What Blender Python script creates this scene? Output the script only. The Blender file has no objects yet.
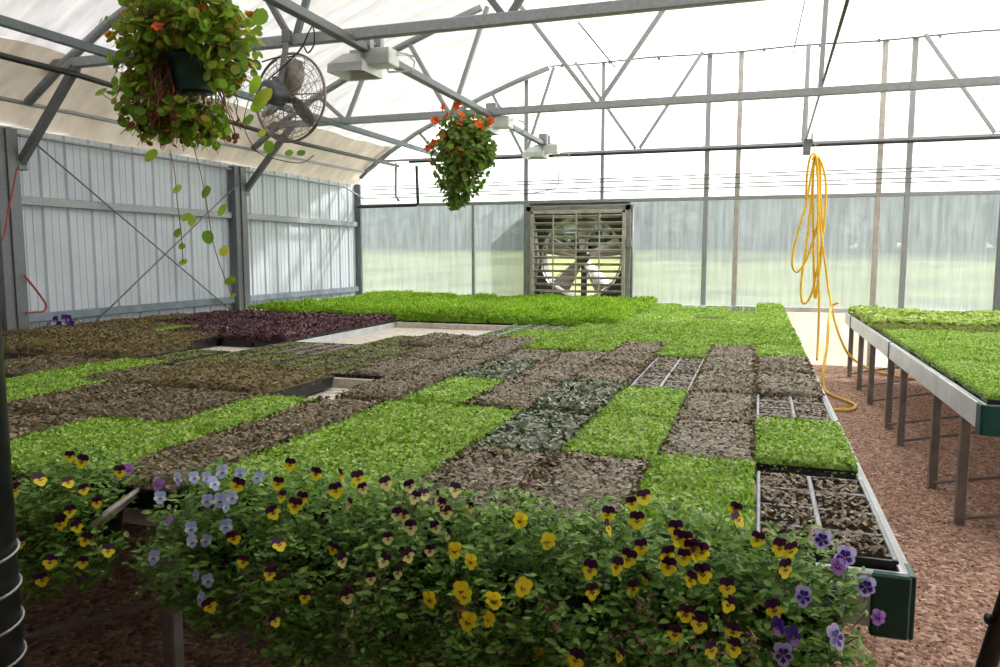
import bpy, math, random
from mathutils import Vector, Matrix, Euler
SC = bpy.context.scene
COL = SC.collection
PI = math.pi
R = random.Random(7)

# ------------------------------------------------------------------ camera
F, H = 763.0, 1.65
PITCH, YAW = math.radians(6.023), math.radians(18.52)
fw = Vector((-math.sin(YAW)*math.cos(PITCH), math.cos(YAW)*math.cos(PITCH), -math.sin(PITCH)))
rt = Vector((math.cos(YAW), math.sin(YAW), 0))
up = rt.cross(fw)
EYE = Vector((0, 0, H))
cam = bpy.data.cameras.new('camera')
cam.sensor_fit = 'HORIZONTAL'; cam.sensor_width = 36; cam.lens = F/1000*36
cam.clip_start = .05; cam.clip_end = 500
co = bpy.data.objects.new('camera', cam); COL.objects.link(co)
co.location = EYE; co.rotation_euler = (PI/2-PITCH, 0, YAW)
SC.camera = co
def ray(x, y): return fw*F + rt*(x-500) - up*(y-333.5)
def atY(x, y, Y): d = ray(x, y); return EYE + d*(Y/d.y)       # surveyed point on a vertical plane
def atX(x, y, X): d = ray(x, y); return EYE + d*(X/d.x)
def atZ(x, y, Z): d = ray(x, y); return EYE + d*((Z-H)/d.z)

# ------------------------------------------------------------------ materials
def lin(c):
    return tuple(((v/255)/12.92 if v/255 <= .04045 else ((v/255+.055)/1.055)**2.4) for v in c)+(1,)
def newmat(name):
    m = bpy.data.materials.new(name); m.use_nodes = True
    nt = m.node_tree; nt.nodes.clear()
    out = nt.nodes.new('ShaderNodeOutputMaterial')
    return m, nt, out
def N(nt, t, **kw):
    n = nt.nodes.new(t)
    for k, v in kw.items():
        if k in n.inputs: n.inputs[k].default_value = v
        else: setattr(n, k, v)
    return n
def ramp(nt, fac, cols):
    r = nt.nodes.new('ShaderNodeValToRGB'); nt.links.new(fac, r.inputs[0])
    el = r.color_ramp.elements
    while len(el) < len(cols): el.new(.5)
    for e, (p, c) in zip(el, cols): e.position = p; e.color = lin(c)
    return r
def simple(name, c, rough=.5, metal=0, var=.12, scale=9, spec=.5, bump=0):
    m, nt, out = newmat(name)
    p = N(nt, 'ShaderNodeBsdfPrincipled', Roughness=rough, Metallic=metal)
    p.inputs['Specular IOR Level'].default_value = spec
    t = N(nt, 'ShaderNodeTexCoord'); no = N(nt, 'ShaderNodeTexNoise', Scale=scale, Detail=5.0)
    nt.links.new(t.outputs['Object'], no.inputs['Vector'])
    a = tuple(max(0, v*(1-var)) for v in c); b = tuple(min(255, v*(1+var)) for v in c)
    r = ramp(nt, no.outputs[0], [(.3, a), (.7, b)])
    nt.links.new(r.outputs[0], p.inputs['Base Color'])
    if bump:
        bp = N(nt, 'ShaderNodeBump', Strength=bump, Distance=.01)
        nt.links.new(no.outputs[0], bp.inputs['Height']); nt.links.new(bp.outputs[0], p.inputs['Normal'])
    nt.links.new(p.outputs[0], out.inputs[0])
    return m
def leafmat(name, cols, rough=.45, trans=.3, spec=.4):
    m, nt, out = newmat(name)
    g = N(nt, 'ShaderNodeNewGeometry')
    r = ramp(nt, g.outputs['Random Per Island'], [(i/max(1, len(cols)-1), c) for i, c in enumerate(cols)])
    p = N(nt, 'ShaderNodeBsdfPrincipled', Roughness=rough)
    p.inputs['Specular IOR Level'].default_value = spec
    tr = N(nt, 'ShaderNodeBsdfTranslucent'); mx = N(nt, 'ShaderNodeMixShader'); mx.inputs[0].default_value = trans
    nt.links.new(r.outputs[0], p.inputs['Base Color']); nt.links.new(r.outputs[0], tr.inputs['Color'])
    nt.links.new(p.outputs[0], mx.inputs[1]); nt.links.new(tr.outputs[0], mx.inputs[2]); nt.links.new(mx.outputs[0], out.inputs[0])
    return m
def film(name, c, trans, clear, rough=.4, streak=None):
    """translucent sheet: diffuse transmission + some diffuse reflection + some straight transmission"""
    m, nt, out = newmat(name)
    t = N(nt, 'ShaderNodeTexCoord'); mp = N(nt, 'ShaderNodeMapping')
    nt.links.new(t.outputs['Object'], mp.inputs['Vector'])
    mp.inputs['Scale'].default_value = streak or (1, 1, 1)
    no = N(nt, 'ShaderNodeTexNoise', Scale=1.0, Detail=5.0, Roughness=.6)
    nt.links.new(mp.outputs[0], no.inputs['Vector'])
    a = tuple(v*.86 for v in c)
    r = ramp(nt, no.outputs[0], [(.35, a), (.65, c)])
    tr = N(nt, 'ShaderNodeBsdfTranslucent'); df = N(nt, 'ShaderNodeBsdfDiffuse'); cl = N(nt, 'ShaderNodeBsdfTransparent')
    nt.links.new(r.outputs[0], tr.inputs['Color']); nt.links.new(r.outputs[0], df.inputs['Color'])
    m1 = N(nt, 'ShaderNodeMixShader'); m1.inputs[0].default_value = trans
    nt.links.new(df.outputs[0], m1.inputs[1]); nt.links.new(tr.outputs[0], m1.inputs[2])
    m2 = N(nt, 'ShaderNodeMixShader')
    if clear > 0:
        mr = N(nt, 'ShaderNodeMapRange'); mr.inputs[1].default_value = .3; mr.inputs[2].default_value = .7
        mr.inputs[3].default_value = clear*1.25; mr.inputs[4].default_value = clear*.75
        nt.links.new(no.outputs[0], mr.inputs[0]); nt.links.new(mr.outputs[0], m2.inputs[0])
    else: m2.inputs[0].default_value = 0
    nt.links.new(m1.outputs[0], m2.inputs[1]); nt.links.new(cl.outputs[0], m2.inputs[2])
    gl = N(nt, 'ShaderNodeBsdfGlossy', Roughness=rough); m3 = N(nt, 'ShaderNodeMixShader'); m3.inputs[0].default_value = .04
    nt.links.new(m2.outputs[0], m3.inputs[1]); nt.links.new(gl.outputs[0], m3.inputs[2])
    nt.links.new(m3.outputs[0], out.inputs[0])
    return m

M = {}
M['galv'] = simple('galvanised steel', (146, 150, 152), .5, .3, .06, 40)
M['galvdark'] = simple('dull galvanised steel', (106, 110, 112), .5, .3, .06, 40)
M['bluegrey'] = simple('blue grey painted steel', (116, 130, 138), .5, .2, .1, 8)
M['purlin'] = simple('dark grey painted purlin', (84, 94, 97), .5, .2, .06, 20)
M['blackpipe'] = simple('black pipe', (30, 31, 32), .5, 0, .15, 10)
M['siding'] = simple('white painted metal siding', (186, 193, 201), .5, 0, .04, 2)
M['benchleg'] = simple('grey steel bench leg', (126, 120, 114), .5, .3, .1, 10)
M['alu'] = simple('aluminium rail', (206, 211, 215), .4, .25, .06, 6)
M['green_cap'] = simple('dark green plastic cap', (14, 74, 66), .4, 0, .08, 10)
M['bed'] = simple('pale bench slats', (212, 206, 194), .6, 0, .08, 14)
M['wood'] = simple('weathered pale wood', (190, 182, 168), .7, 0, .1, 20)
M['tray'] = simple('black plastic tray', (27, 28, 31), .42, 0, .2, 20, .5)
M['traylid'] = simple('grey plastic cell divider', (120, 124, 130), .35, 0, .15, 20, .6)
M['soil'] = simple('potting soil', (46, 36, 28), .95, 0, .4, 90, .1)
M['pot'] = simple('dark green plastic pot', (22, 58, 56), .4, 0, .1, 8)
M['potblack'] = simple('black planter plastic', (30, 31, 32), .45, 0, .1, 8)
M['lampgrey'] = simple('pale grey enamel', (196, 200, 196), .4, .1, .05, 8)
M['reflector'] = simple('dull reflector', (150, 152, 148), .35, .6, .1, 8)
M['yellow_hose'] = simple('yellow rubber hose', (224, 180, 42), .45, 0, .06, 30)
M['redcord'] = simple('red cord', (150, 62, 52), .5, 0, .1, 10)
M['cable'] = simple('steel cable', (110, 112, 112), .5, .4, .1, 10)
M['fanblade'] = simple('grey fan blade', (150, 144, 138), .4, .3, .08, 8)
M['guard'] = simple('tarnished wire guard', (134, 124, 114), .45, .4, .15, 10)
M['motor'] = simple('dark grey motor shell', (66, 68, 74), .4, .2, .1, 10)
M['blackplastic'] = simple('black plastic', (18, 18, 20), .45, 0, .1, 10)
M['shutter'] = simple('dull aluminium louvre', (176, 170, 158), .4, .3, .12, 10)
M['fanframe'] = simple('dull fan housing steel', (134, 135, 132), .45, .3, .1, 8)
M['shroud'] = simple('dark fan shroud', (62, 64, 62), .5, .2, .1, 8)
M['rust'] = simple('dark weathered post', (40, 44, 42), .35, .2, .3, 6)
M['wire'] = simple('light wire coil', (150, 152, 150), .35, .6, .1, 6)
M['blocker'] = simple('dark light blocker', (70, 70, 66), .8, 0, .1, 3)
M['clear_strip'] = simple('glossy pale plastic strip', (176, 172, 160), .2, 0, .1, 20, .8)
# seedlings
M['G'] = leafmat('bright green seedlings', [(104, 146, 26), (142, 184, 46), (158, 198, 60), (178, 208, 90), (126, 170, 38), (204, 222, 140)], .42, .3, .6)
M['GB'] = leafmat('green seedlings far', [(108, 150, 38), (138, 176, 56), (156, 190, 74), (182, 206, 104)], .48, .38, .5)
M['B'] = leafmat('brown purple seedlings', [(88, 66, 42), (116, 92, 66), (138, 114, 88), (94, 90, 32), (114, 108, 42), (158, 138, 120), (80, 70, 34)], .34, .15, .75)
M['BO'] = leafmat('olive brown seedlings', [(112, 98, 56), (128, 116, 62), (112, 90, 72), (144, 136, 64), (132, 112, 92)], .45, .2, .5)
M['O'] = leafmat('sparse olive sprouts', [(136, 142, 76), (150, 154, 94), (122, 126, 76), (158, 168, 98)], .5, .25)
M['GO'] = leafmat('olive green seedlings', [(98, 116, 36), (122, 140, 48), (138, 154, 60), (106, 112, 50), (150, 166, 74)], .48, .35)
M['D'] = leafmat('dark green silvery seedlings', [(36, 56, 28), (54, 76, 34), (72, 88, 38), (176, 190, 166), (44, 60, 30), (96, 102, 52), (140, 156, 128)], .3, .15, .6)
M['P'] = leafmat('purple seedlings', [(70, 28, 46), (92, 40, 60), (58, 28, 40), (104, 62, 76), (150, 128, 112)], .45, .15, .5)
M['L'] = leafmat('tall vivid green shoots', [(98, 146, 20), (124, 168, 30), (150, 190, 46), (184, 212, 76)], .5, .45)
M['Y'] = leafmat('yellow green leafy seedlings', [(116, 156, 40), (176, 200, 84), (200, 214, 120), (84, 134, 30), (214, 218, 150)], .5, .4)
M['violaleaf'] = leafmat('viola leaves', [(72, 114, 42), (106, 150, 58), (132, 172, 74), (160, 194, 100), (80, 122, 48)], .45, .32)
M['stem'] = simple('green stem', (96, 122, 54), .6, 0, .15, 20)
M['brownstem'] = simple('dry brown stem', (120, 78, 54), .8, 0, .25, 20)
M['nast'] = leafmat('nasturtium leaves', [(110, 148, 36), (136, 178, 48), (158, 196, 62), (88, 130, 44), (188, 190, 66), (124, 158, 42)], .5, .6)
M['nast2'] = leafmat('nasturtium leaves old', [(90, 118, 34), (116, 136, 40), (152, 138, 46), (176, 150, 60), (112, 90, 44), (134, 160, 52)], .55, .35)
M['nast3'] = leafmat('small basket leaves', [(76, 112, 32), (96, 136, 42), (114, 150, 54), (66, 98, 36), (136, 162, 62), (118, 120, 56)], .5, .4)
M['orange'] = leafmat('orange petals', [(224, 92, 20), (236, 116, 24), (214, 70, 18)], .5, .35)
M['dry'] = leafmat('dry leaves', [(110, 62, 40), (132, 78, 46), (150, 100, 52), (94, 52, 36)], .7, .3)
def petal(n, c): return leafmat(n, [tuple(int(v*.9) for v in c), c, tuple(min(255, int(v*1.06)) for v in c)], .5, .38)
M['pyellow'] = petal('yellow petals', (255, 228, 52)); M['pplum'] = petal('plum petals', (62, 18, 58)); M['pcream'] = petal('cream petals', (250, 238, 160))
M['pblue'] = petal('pale blue petals', (182, 192, 238)); M['pwhite'] = petal('bluish white petals', (232, 234, 246)); M['plav'] = petal('lavender petals', (172, 124, 200))
M['pviolet'] = petal('deep violet petals', (72, 40, 140)); M['ppale'] = petal('pale lilac petals', (196, 184, 230)); M['pdark'] = simple('dark throat', (34, 14, 30), .6)
M['porange'] = simple('yellow throat', (228, 168, 30), .6)

def gravel():
    m, nt, out = newmat('reddish brown gravel')
    t = N(nt, 'ShaderNodeTexCoord')
    v = N(nt, 'ShaderNodeTexVoronoi', Scale=42.0); nt.links.new(t.outputs['Object'], v.inputs['Vector'])
    v2 = N(nt, 'ShaderNodeTexVoronoi', Scale=80.0); nt.links.new(t.outputs['Object'], v2.inputs['Vector'])
    sp = N(nt, 'ShaderNodeSeparateColor'); nt.links.new(v.outputs['Color'], sp.inputs[0])
    r = ramp(nt, sp.outputs[0], [(0, (116, 88, 74)), (.3, (168, 134, 116)), (.55, (198, 162, 140)), (.8, (134, 106, 94)), (1, (220, 192, 174))])
    nt.links.new(v.outputs['Distance'], N(nt, 'ShaderNodeMath').inputs[0])
    p = N(nt, 'ShaderNodeBsdfPrincipled', Roughness=.85); nt.links.new(r.outputs[0], p.inputs['Base Color'])
    p.inputs['Specular IOR Level'].default_value = .2
    b = N(nt, 'ShaderNodeBump', Strength=.8, Distance=.012, invert=True); nt.links.new(v.outputs['Distance'], b.inputs['Height'])
    b2 = N(nt, 'ShaderNodeBump', Strength=.6, Distance=.01, invert=True); nt.links.new(v2.outputs['Distance'], b2.inputs['Height'])
    nt.links.new(b.outputs[0], b2.inputs['Normal']); nt.links.new(b2.outputs[0], p.inputs['Normal'])
    nt.links.new(p.outputs[0], out.inputs[0])
    return m
M['gravel'] = gravel()
M['pebble'] = leafmat('loose pebbles', [(108, 82, 70), (168, 134, 116), (200, 164, 142), (134, 106, 94), (222, 194, 176)], .85, 0, .2)
M['lawn'] = simple('meadow grass', (104, 112, 68), .9, 0, .2, .3, .1)
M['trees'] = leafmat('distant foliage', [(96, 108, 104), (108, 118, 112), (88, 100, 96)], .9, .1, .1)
M['curtain'] = film('white woven curtain', (248, 244, 241), .33, 0.0, .5, (1.4, 5, 1.4))
M['curtain_slope'] = film('shaded woven curtain', (244, 240, 240), .19, 0.0, .5, (1.4, 6, 1.4))  # shade on the slopes put in as lower transmission than the flat curtain
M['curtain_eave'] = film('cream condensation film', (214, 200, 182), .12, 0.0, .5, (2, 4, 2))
M['mull'] = simple('warm grey mullion', (172, 166, 162), .5, .1, .08, 10)
M['poly'] = film('clear twin wall polycarbonate', (246, 249, 250), .88, .30, .3, (10, 1, .8))
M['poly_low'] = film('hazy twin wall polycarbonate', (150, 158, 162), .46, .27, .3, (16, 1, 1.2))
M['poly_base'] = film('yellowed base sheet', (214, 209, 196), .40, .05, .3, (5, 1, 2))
M['poly_side'] = film('side polycarbonate', (240, 244, 244), .8, .1, .3, (3, 3, 3))

# ------------------------------------------------------------------ mesh builder
class MB:
    def __init__(s): s.v = []; s.f = []; s.mi = []; s.cur = 0; s.sm = []
    def add(s, vs, fs, smooth=False):
        o = len(s.v); s.v += [tuple(v) for v in vs]
        for f in fs: s.f.append(tuple(i+o for i in f)); s.mi.append(s.cur); s.sm.append(smooth)
        return s
    def box(s, c, d, rot=None):
        c = Vector(c); hx, hy, hz = d[0]/2, d[1]/2, d[2]/2
        b = min(.18*min(d), .006)
        vs = []
        # chamfered box (24 verts)
        for sx in (-1, 1):
            for sy in (-1, 1):
                for sz in (-1, 1):
                    vs += [Vector((sx*hx, sy*(hy-b), sz*(hz-b))), Vector((sx*(hx-b), sy*hy, sz*(hz-b))), Vector((sx*(hx-b), sy*(hy-b), sz*hz))]
        def I(sx, sy, sz, a): return ((sx > 0)*4+(sy > 0)*2+(sz > 0))*3+a
        fs = []
        for q in (-1, 1):
            fs.append([I(q, -1, -1, 0), I(q, 1, -1, 0), I(q, 1, 1, 0), I(q, -1, 1, 0)][::q])
            fs.append([I(-1, q, -1, 1), I(1, q, -1, 1), I(1, q, 1, 1), I(-1, q, 1, 1)][::-q])
            fs.append([I(-1, -1, q, 2), I(1, -1, q, 2), I(1, 1, q, 2), I(-1, 1, q, 2)][::q])
        for p in (-1, 1):
            for q in (-1, 1):
                fs.append([I(p, q, -1, 0), I(p, q, -1, 1), I(p, q, 1, 1), I(p, q, 1, 0)][::-p*q])
                fs.append([I(p, -1, q, 0), I(p, 1, q, 0), I(p, 1, q, 2), I(p, -1, q, 2)][::p*q])
                fs.append([I(-1, p, q, 1), I(1, p, q, 1), I(1, p, q, 2), I(-1, p, q, 2)][::-p*q])
                for z in (-1, 1):
                    fs.append([I(p, q, z, 0), I(p, q, z, 1), I(p, q, z, 2)][::p*q*z])
        m = rot or Matrix.Identity(3)
        return s.add([c+m@v for v in vs], fs)
    def bar(s, p0, p1, w, h, upv=(0, 0, 1)):
        p0, p1 = Vector(p0), Vector(p1); d = p1-p0
        y = d.normalized(); u = Vector(upv)
        if abs(y.dot(u)) > .95: u = Vector((1, 0, 0))
        x = y.cross(u).normalized(); z = x.cross(y)
        return s.box((p0+p1)/2, (w, d.length, h), Matrix((x, y, z)).transposed())
    def tube(s, pts, r, n=8, caps=True):
        pts = [Vector(p) for p in pts]; rings = []; vs = []
        rr = r if isinstance(r, (list, tuple)) else [r]*len(pts)
        prev = None
        for i, p in enumerate(pts):
            t = (pts[min(i+1, len(pts)-1)]-pts[max(i-1, 0)]).normalized()
            if prev is None:
                a = Vector((0, 0, 1)) if abs(t.z) < .9 else Vector((1, 0, 0))
                x = t.cross(a).normalized()
            else: x = (prev-t*prev.dot(t)).normalized()
            prev = x; y = t.cross(x)
            vs += [p+(x*math.cos(2*PI*k/n)+y*math.sin(2*PI*k/n))*rr[i] for k in range(n)]
        fs = []
        for i in range(len(pts)-1):
            for k in range(n):
                a, b = i*n+k, i*n+(k+1) % n
                fs.append((a, b, b+n, a+n))
        if caps: fs += [tuple(range(n))[::-1], tuple(range((len(pts)-1)*n, len(pts)*n))]
        return s.add(vs, fs, True)
    def lathe(s, c, prof, n=20, rot=None):
        c = Vector(c); m = rot or Matrix.Identity(3); vs = []; fs = []
        for r, z in prof: vs += [c+m@Vector((r*math.cos(2*PI*k/n), r*math.sin(2*PI*k/n), z)) for k in range(n)]
        for i in range(len(prof)-1):
            for k in range(n):
                a, b = i*n+k, i*n+(k+1) % n
                fs.append((a, b, b+n, a+n))
        return s.add(vs, fs, True)
    def ring(s, c, Rr, r, rot=None, n=40, k=6):
        m = rot or Matrix.Identity(3); c = Vector(c)
        pts = [c+m@Vector((Rr*math.cos(2*PI*i/n), Rr*math.sin(2*PI*i/n), 0)) for i in range(n+1)]
        return s.tube(pts, r, k, False)
    def grid(s, pts):          # pts[i][j]
        a, b = len(pts), len(pts[0])
        return s.add([p for row in pts for p in row], [(i*b+j, (i+1)*b+j, (i+1)*b+j+1, i*b+j+1) for i in range(a-1) for j in range(b-1)], True)
    def leaf(s, p, d, n, L, W, fold=.12, k=3):
        """ovate leaf from p along d, normal n; two sided strip with a folded midrib"""
        d = d.normalized(); x = d.cross(n)
        if x.length < 1e-4: x = Vector((1, 0, 0))
        x.normalize(); n = x.cross(d)
        prof = {2: [(0, .25), (.45, 1), (1, .1)], 3: [(0, .15), (.3, .9), (.68, .85), (1, .06)]}[k]
        vs = []
        for t, w in prof:
            c = p+d*(L*t)-n*(L*.18*t*t)
            vs += [c-x*(W*.5*w)+n*(fold*W*w), c, c+x*(W*.5*w)+n*(fold*W*w)]
        fs = []
        for i in range(len(prof)-1):
            a = i*3
            fs += [(a, a+1, a+4, a+3), (a+1, a+2, a+5, a+4)]
        return s.add(vs, fs, True)
    def disc(s, p, n, r, k=8, cup=.12, sx=1.0, d=None):
        n = n.normalized(); a = Vector((0, 0, 1)) if abs(n.z) < .9 else Vector((1, 0, 0))
        if d is not None: a = d
        x = n.cross(a).normalized(); y = n.cross(x)
        ph = R.random()*6 if d is None else 0
        vs = [p-n*(cup*r)]+[p+(x*math.cos(2*PI*i/k+ph)*sx+y*math.sin(2*PI*i/k+ph))*r*(R.uniform(.9, 1.05)) for i in range(k)]
        return s.add(vs, [(0, 1+i, 1+(i+1) % k) for i in range(k)], True)
    def mesh(s, name, mats, off=(0, 0, 0)):
        me = bpy.data.meshes.new(name); o = Vector(off)
        me.from_pydata([tuple(Vector(v)-o) for v in s.v], [], s.f)
        for m in (mats if isinstance(mats, (list, tuple)) else [mats]): me.materials.append(M[m] if isinstance(m, str) else m)
        me.polygons.foreach_set('material_index', s.mi); me.polygons.foreach_set('use_smooth', s.sm)
        me.update()
        return me

def smooth(pts, n=6):
    out = []
    for i in range(len(pts)-1):
        p0, p1, p2, p3 = pts[max(i-1, 0)], pts[i], pts[i+1], pts[min(i+2, len(pts)-1)]
        for k in range(n):
            t = k/n; out.append(.5*((2*p1)+(p2-p0)*t+(2*p0-5*p1+4*p2-p3)*t*t+(3*p1-p0-3*p2+p3)*t**3))
    return out+[pts[-1]]
def wloc(o):
    v = Vector((0, 0, 0))
    while o is not None: v += o.location; o = o.parent
    return v
def tag(o, label=None, cat=None, group=None, kind=None):
    if label: o['label'] = label
    if cat: o['category'] = cat
    if group: o['group'] = group
    if kind: o['kind'] = kind
    return o
def thing(name, label, cat, loc, group=None):
    o = bpy.data.objects.new(name, None); COL.objects.link(o); o.location = loc; o.empty_display_size = .05
    return tag(o, label, cat, group)
def part(name, mb, mats, parent, kind=None, label=None):
    o = bpy.data.objects.new(name, mb.mesh(name, mats, wloc(parent) if parent else (0, 0, 0)))
    COL.objects.link(o); o.parent = parent
    if kind: o['kind'] = kind
    if label: o['label'] = label
    return o
def solo(name, mb, mats, label, cat, group=None, loc=None):
    v = Vector(loc) if loc is not None else Vector(mb.v[0])
    o = bpy.data.objects.new(name, mb.mesh(name, mats, v)); COL.objects.link(o); o.location = v
    return tag(o, label, cat, group)
def struct(name, mb, mats, parent=None, label=None):
    o = part(name, mb, mats, parent); o['kind'] = 'structure'
    if label: o['label'] = label
    return o
def linked(name, mesh, parent, loc=(0, 0, 0), rz=0):
    o = bpy.data.objects.new(name, mesh); COL.objects.link(o); o.parent = parent; o.location = loc; o.rotation_euler = (0, 0, rz)
    return o
ORD = ['first', 'second', 'third', 'fourth', 'fifth', 'sixth', 'seventh', 'eighth', 'ninth', 'tenth', 'eleventh', 'twelfth', 'thirteenth',
       'fourteenth', 'fifteenth', 'sixteenth', 'seventeenth', 'eighteenth', 'nineteenth', 'twentieth']

# ------------------------------------------------------------------ the setting
XL, XR, YB, YF = -6.74, 7.94, 12.14, -2.6
ZF = 4.60                                     # flat curtain
mb = MB(); mb.grid([[(XL-.05, YF, 0), (XL-.05, YB, 0)], [(XR, YF, 0), (XR, YB, 0)]]); 
fl = struct('floor', mb, 'gravel', None, 'reddish brown gravel floor of the greenhouse')
mb = MB(); mb.grid([[(-90, YB+.02, -.03), (-90, 30, .25), (-90, 62, 2.0), (-90, 150, 3.2)], [(90, YB+.02, -.03), (90, 30, .25), (90, 62, 2.0), (90, 150, 3.2)]]); struct('ground', mb, 'lawn', None, 'meadow outside the end wall')

# loose pebbles lying on the gravel, uncountable
mb = MB(); q = random.Random(3)
for i in range(15000):
    if i < 9000: x, y = q.uniform(.35, 2.4), q.uniform(1.4, 6.5)
    else: x, y = q.uniform(.35, 3), q.uniform(6.5, 11.9)
    r = q.uniform(.005, .010); a = q.uniform(0, 6)
    c = Vector((x, y, r*.3)); ex = Vector((math.cos(a), math.sin(a), q.uniform(-.3, .3)))*r*1.3; ey = Vector((-math.sin(a), math.cos(a), q.uniform(-.3, .3)))*r
    vs = [c+ex, c+ey, c-ex, c-ey, c+Vector((q.uniform(-.3, .3)*r, 0, r*.8)), c-Vector((0, 0, r*.6))]
    mb.add(vs, [(0, 1, 4), (1, 2, 4), (2, 3, 4), (3, 0, 4), (1, 0, 5), (2, 1, 5), (3, 2, 5), (0, 3, 5)])
tag(part('gravel', mb, 'pebble', None), 'loose reddish brown pebbles covering the aisle floor', 'gravel', None, 'stuff')

# left wall of ribbed metal siding
mb = MB(); prof = []; y = YF
while y < YB:
    for dy, dx in ((0, 0), (.018, .022), (.040, .022), (.058, 0), (.115, 0), (.123, .006), (.134, .006), (.142, 0), (.20, 0), (.208, .006), (.219, .006), (.227, 0)):
        if y+dy < YB: prof.append((XL+dx, y+dy))
    y += .30
prof.append((XL, YB))
mb.grid([[(x, y, 0) for x, y in prof], [(x, y, 2.84) for x, y in prof]])
mb.sm = [False]*len(mb.sm); struct('wall_left', mb, 'siding', None, 'white ribbed metal siding of the side wall')
mb = MB(); mb.box(((XL+XR)/2, YF-3.05, 4.5), (XR-XL+8, 6, 9)); struct('wall_front_sky_block', mb, 'blocker', None, 'tall unseen block added behind the viewer to keep out sky light')  # unseen end wall made tall and deep to block sky light from the curtain
mb = MB(); mb.grid([[(XR, YF, 0), (XR, YF, 2.84)], [(XR, YB, 0), (XR, YB, 2.84)]]); struct('wall_right', mb, 'poly_side'); mb = MB(); mb.grid([[(XR-.02, YF, 0), (XR-.02, YF, 2.84)], [(XR-.02, 2.0, 0), (XR-.02, 2.0, 2.84)]]); struct('wall_right_light_block', mb, 'blocker')  # opaque strip out of view, added to cut side light near the camera
# curtain ceiling
sec = [(XL-.02, 2.80), (-6.62, 2.96), (-6.42, 3.13), (-6.0, 3.41), (-5.5, 3.70), (-4.9, 3.97), (-4.3, 4.22), (-3.7, 4.44), (-3.2, ZF), (-2.6, ZF+.01), (-1.8, ZF), (-1, ZF+.01),
       (-.2, ZF), (.6, ZF+.01), (1.4, ZF), (2.2, ZF+.01), (3.2, ZF), (4.4, ZF), (4.9, 4.37), (6, 3.85), (7, 3.35), (7.7, 2.98), (XR+.02, 2.80)]
q = random.Random(5)
YO = .9
ys = [YO+i*(YB-YO)/70 for i in range(71)]
def sheet(sec, sag):
    rows = []
    for i, (x, z) in enumerate(sec):
        rows.append([(x, y, z+.03+sag*(.5+.5*math.sin(y*7.3+x*1.7+1.3*math.sin(y*2.1)))*.6-sag*abs(math.sin((y-5.5)/3.35*PI))*.9) for y in ys])
    return rows
mb = MB(); mb.grid(sheet(sec[8:18], .025)); ce = struct('ceiling', mb, 'curtain', None, 'white translucent curtain stretched flat under the greenhouse roof')
mb = MB(); mb.grid(sheet(sec[3:9], .025)); struct('ceiling_slope', mb, 'curtain_slope', None, 'white curtain, darkened as shade, on the left slope of the roof')
mb = MB(); mb.grid(sheet(sec[17:], .025)); struct('ceiling_slope', mb, 'curtain_slope', None, 'white curtain, darkened as shade, on the right slope of the roof')
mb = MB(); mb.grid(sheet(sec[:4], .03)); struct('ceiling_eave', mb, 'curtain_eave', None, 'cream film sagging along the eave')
mb = MB(); mb.grid([[(x, YF, z+.04), (x, YO+.02, z+.04)] for x, z in sec]); struct('ceiling_front_light_block', mb, 'blocker', None, 'opaque unseen sheet added behind the viewer to cut light from above')  # out of view, added to darken the foreground and the floor under the benches
def zroof(x):
    for (a, za), (b, zb) in zip(sec, sec[1:]):
        if a <= x <= b: return za+(zb-za)*(x-a)/(b-a)
    return ZF
# end wall glazing
FX0, FX1, FZ0, FZ1 = -3.50, -1.97, .86, 2.36
GZ, SZ = 2.47, .83
wb = bpy.data.objects.new('wall_back', None); COL.objects.link(wb); wb.location = (0, YB, 0); wb['kind'] = 'structure'; wb['label'] = 'end wall of clear polycarbonate sheets'
xs = [XL, -6.0, -5.0, -4.52, -3.6, -2.35, -.72, -.26, .62, 1.67, 2.05, 3.15, 4.5, 6, XR]
for a, b in zip(xs, xs[1:]):
    mb = MB(); n = 6
    mb.grid([[(a+(b-a)*i/n, YB, GZ), (a+(b-a)*i/n, YB, max(GZ+.02, zroof(a+(b-a)*i/n)+.02))] for i in range(n+1)])
    struct('upper_glazing', mb, 'poly', wb)
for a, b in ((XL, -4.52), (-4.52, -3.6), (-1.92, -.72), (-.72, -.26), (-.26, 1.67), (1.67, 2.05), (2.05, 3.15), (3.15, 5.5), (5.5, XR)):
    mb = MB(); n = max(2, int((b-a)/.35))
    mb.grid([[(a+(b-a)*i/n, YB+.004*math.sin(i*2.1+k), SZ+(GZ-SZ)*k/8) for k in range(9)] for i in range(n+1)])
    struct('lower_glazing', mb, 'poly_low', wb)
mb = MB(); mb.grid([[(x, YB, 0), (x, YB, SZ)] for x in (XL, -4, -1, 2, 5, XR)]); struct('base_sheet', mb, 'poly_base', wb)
mb = MB(); mb.box((-2.735, YB, 2.42), (1.65, .03, .10)); struct('filler_strip', mb, 'fanframe', wb)
def mullion(x, z0, z1, w=.05, mat='galv', y=YB-.045):
    mb = MB(); mb.box((x, y, (z0+z1)/2), (w, .06, z1-z0)); struct('mullion', mb, mat, wb)
mullion(-4.52, SZ, GZ, .05); mullion(-3.60, 0, zroof(-3.6), .07); mullion(-2.35, GZ, ZF, .055); mullion(-.76, 0, ZF, .075); mullion(-.31, 0, ZF, .075, 'mull')
mullion(.60, 3.2, ZF, .065); mullion(1.60, 0, ZF, .075, 'mull'); mullion(1.97, 0, ZF, .075); mullion(3.17, 0, GZ, .13, 'galvdark'); mullion(4.6, 0, ZF, .06); mullion(6.2, 0, 3.6, .06); mullion(-6.68, 0, 2.85, .10, 'galvdark')
mb = MB(); mb.box(((XL+XR)/2, YB-.05, GZ), (XR-XL, .06, .055)); struct('girt', mb, 'galv', wb)
mb = MB(); mb.box(((XL+XR)/2, YB-.05, SZ-.01), (XR-XL, .07, .07)); struct('sill', mb, 'alu', wb)
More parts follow.
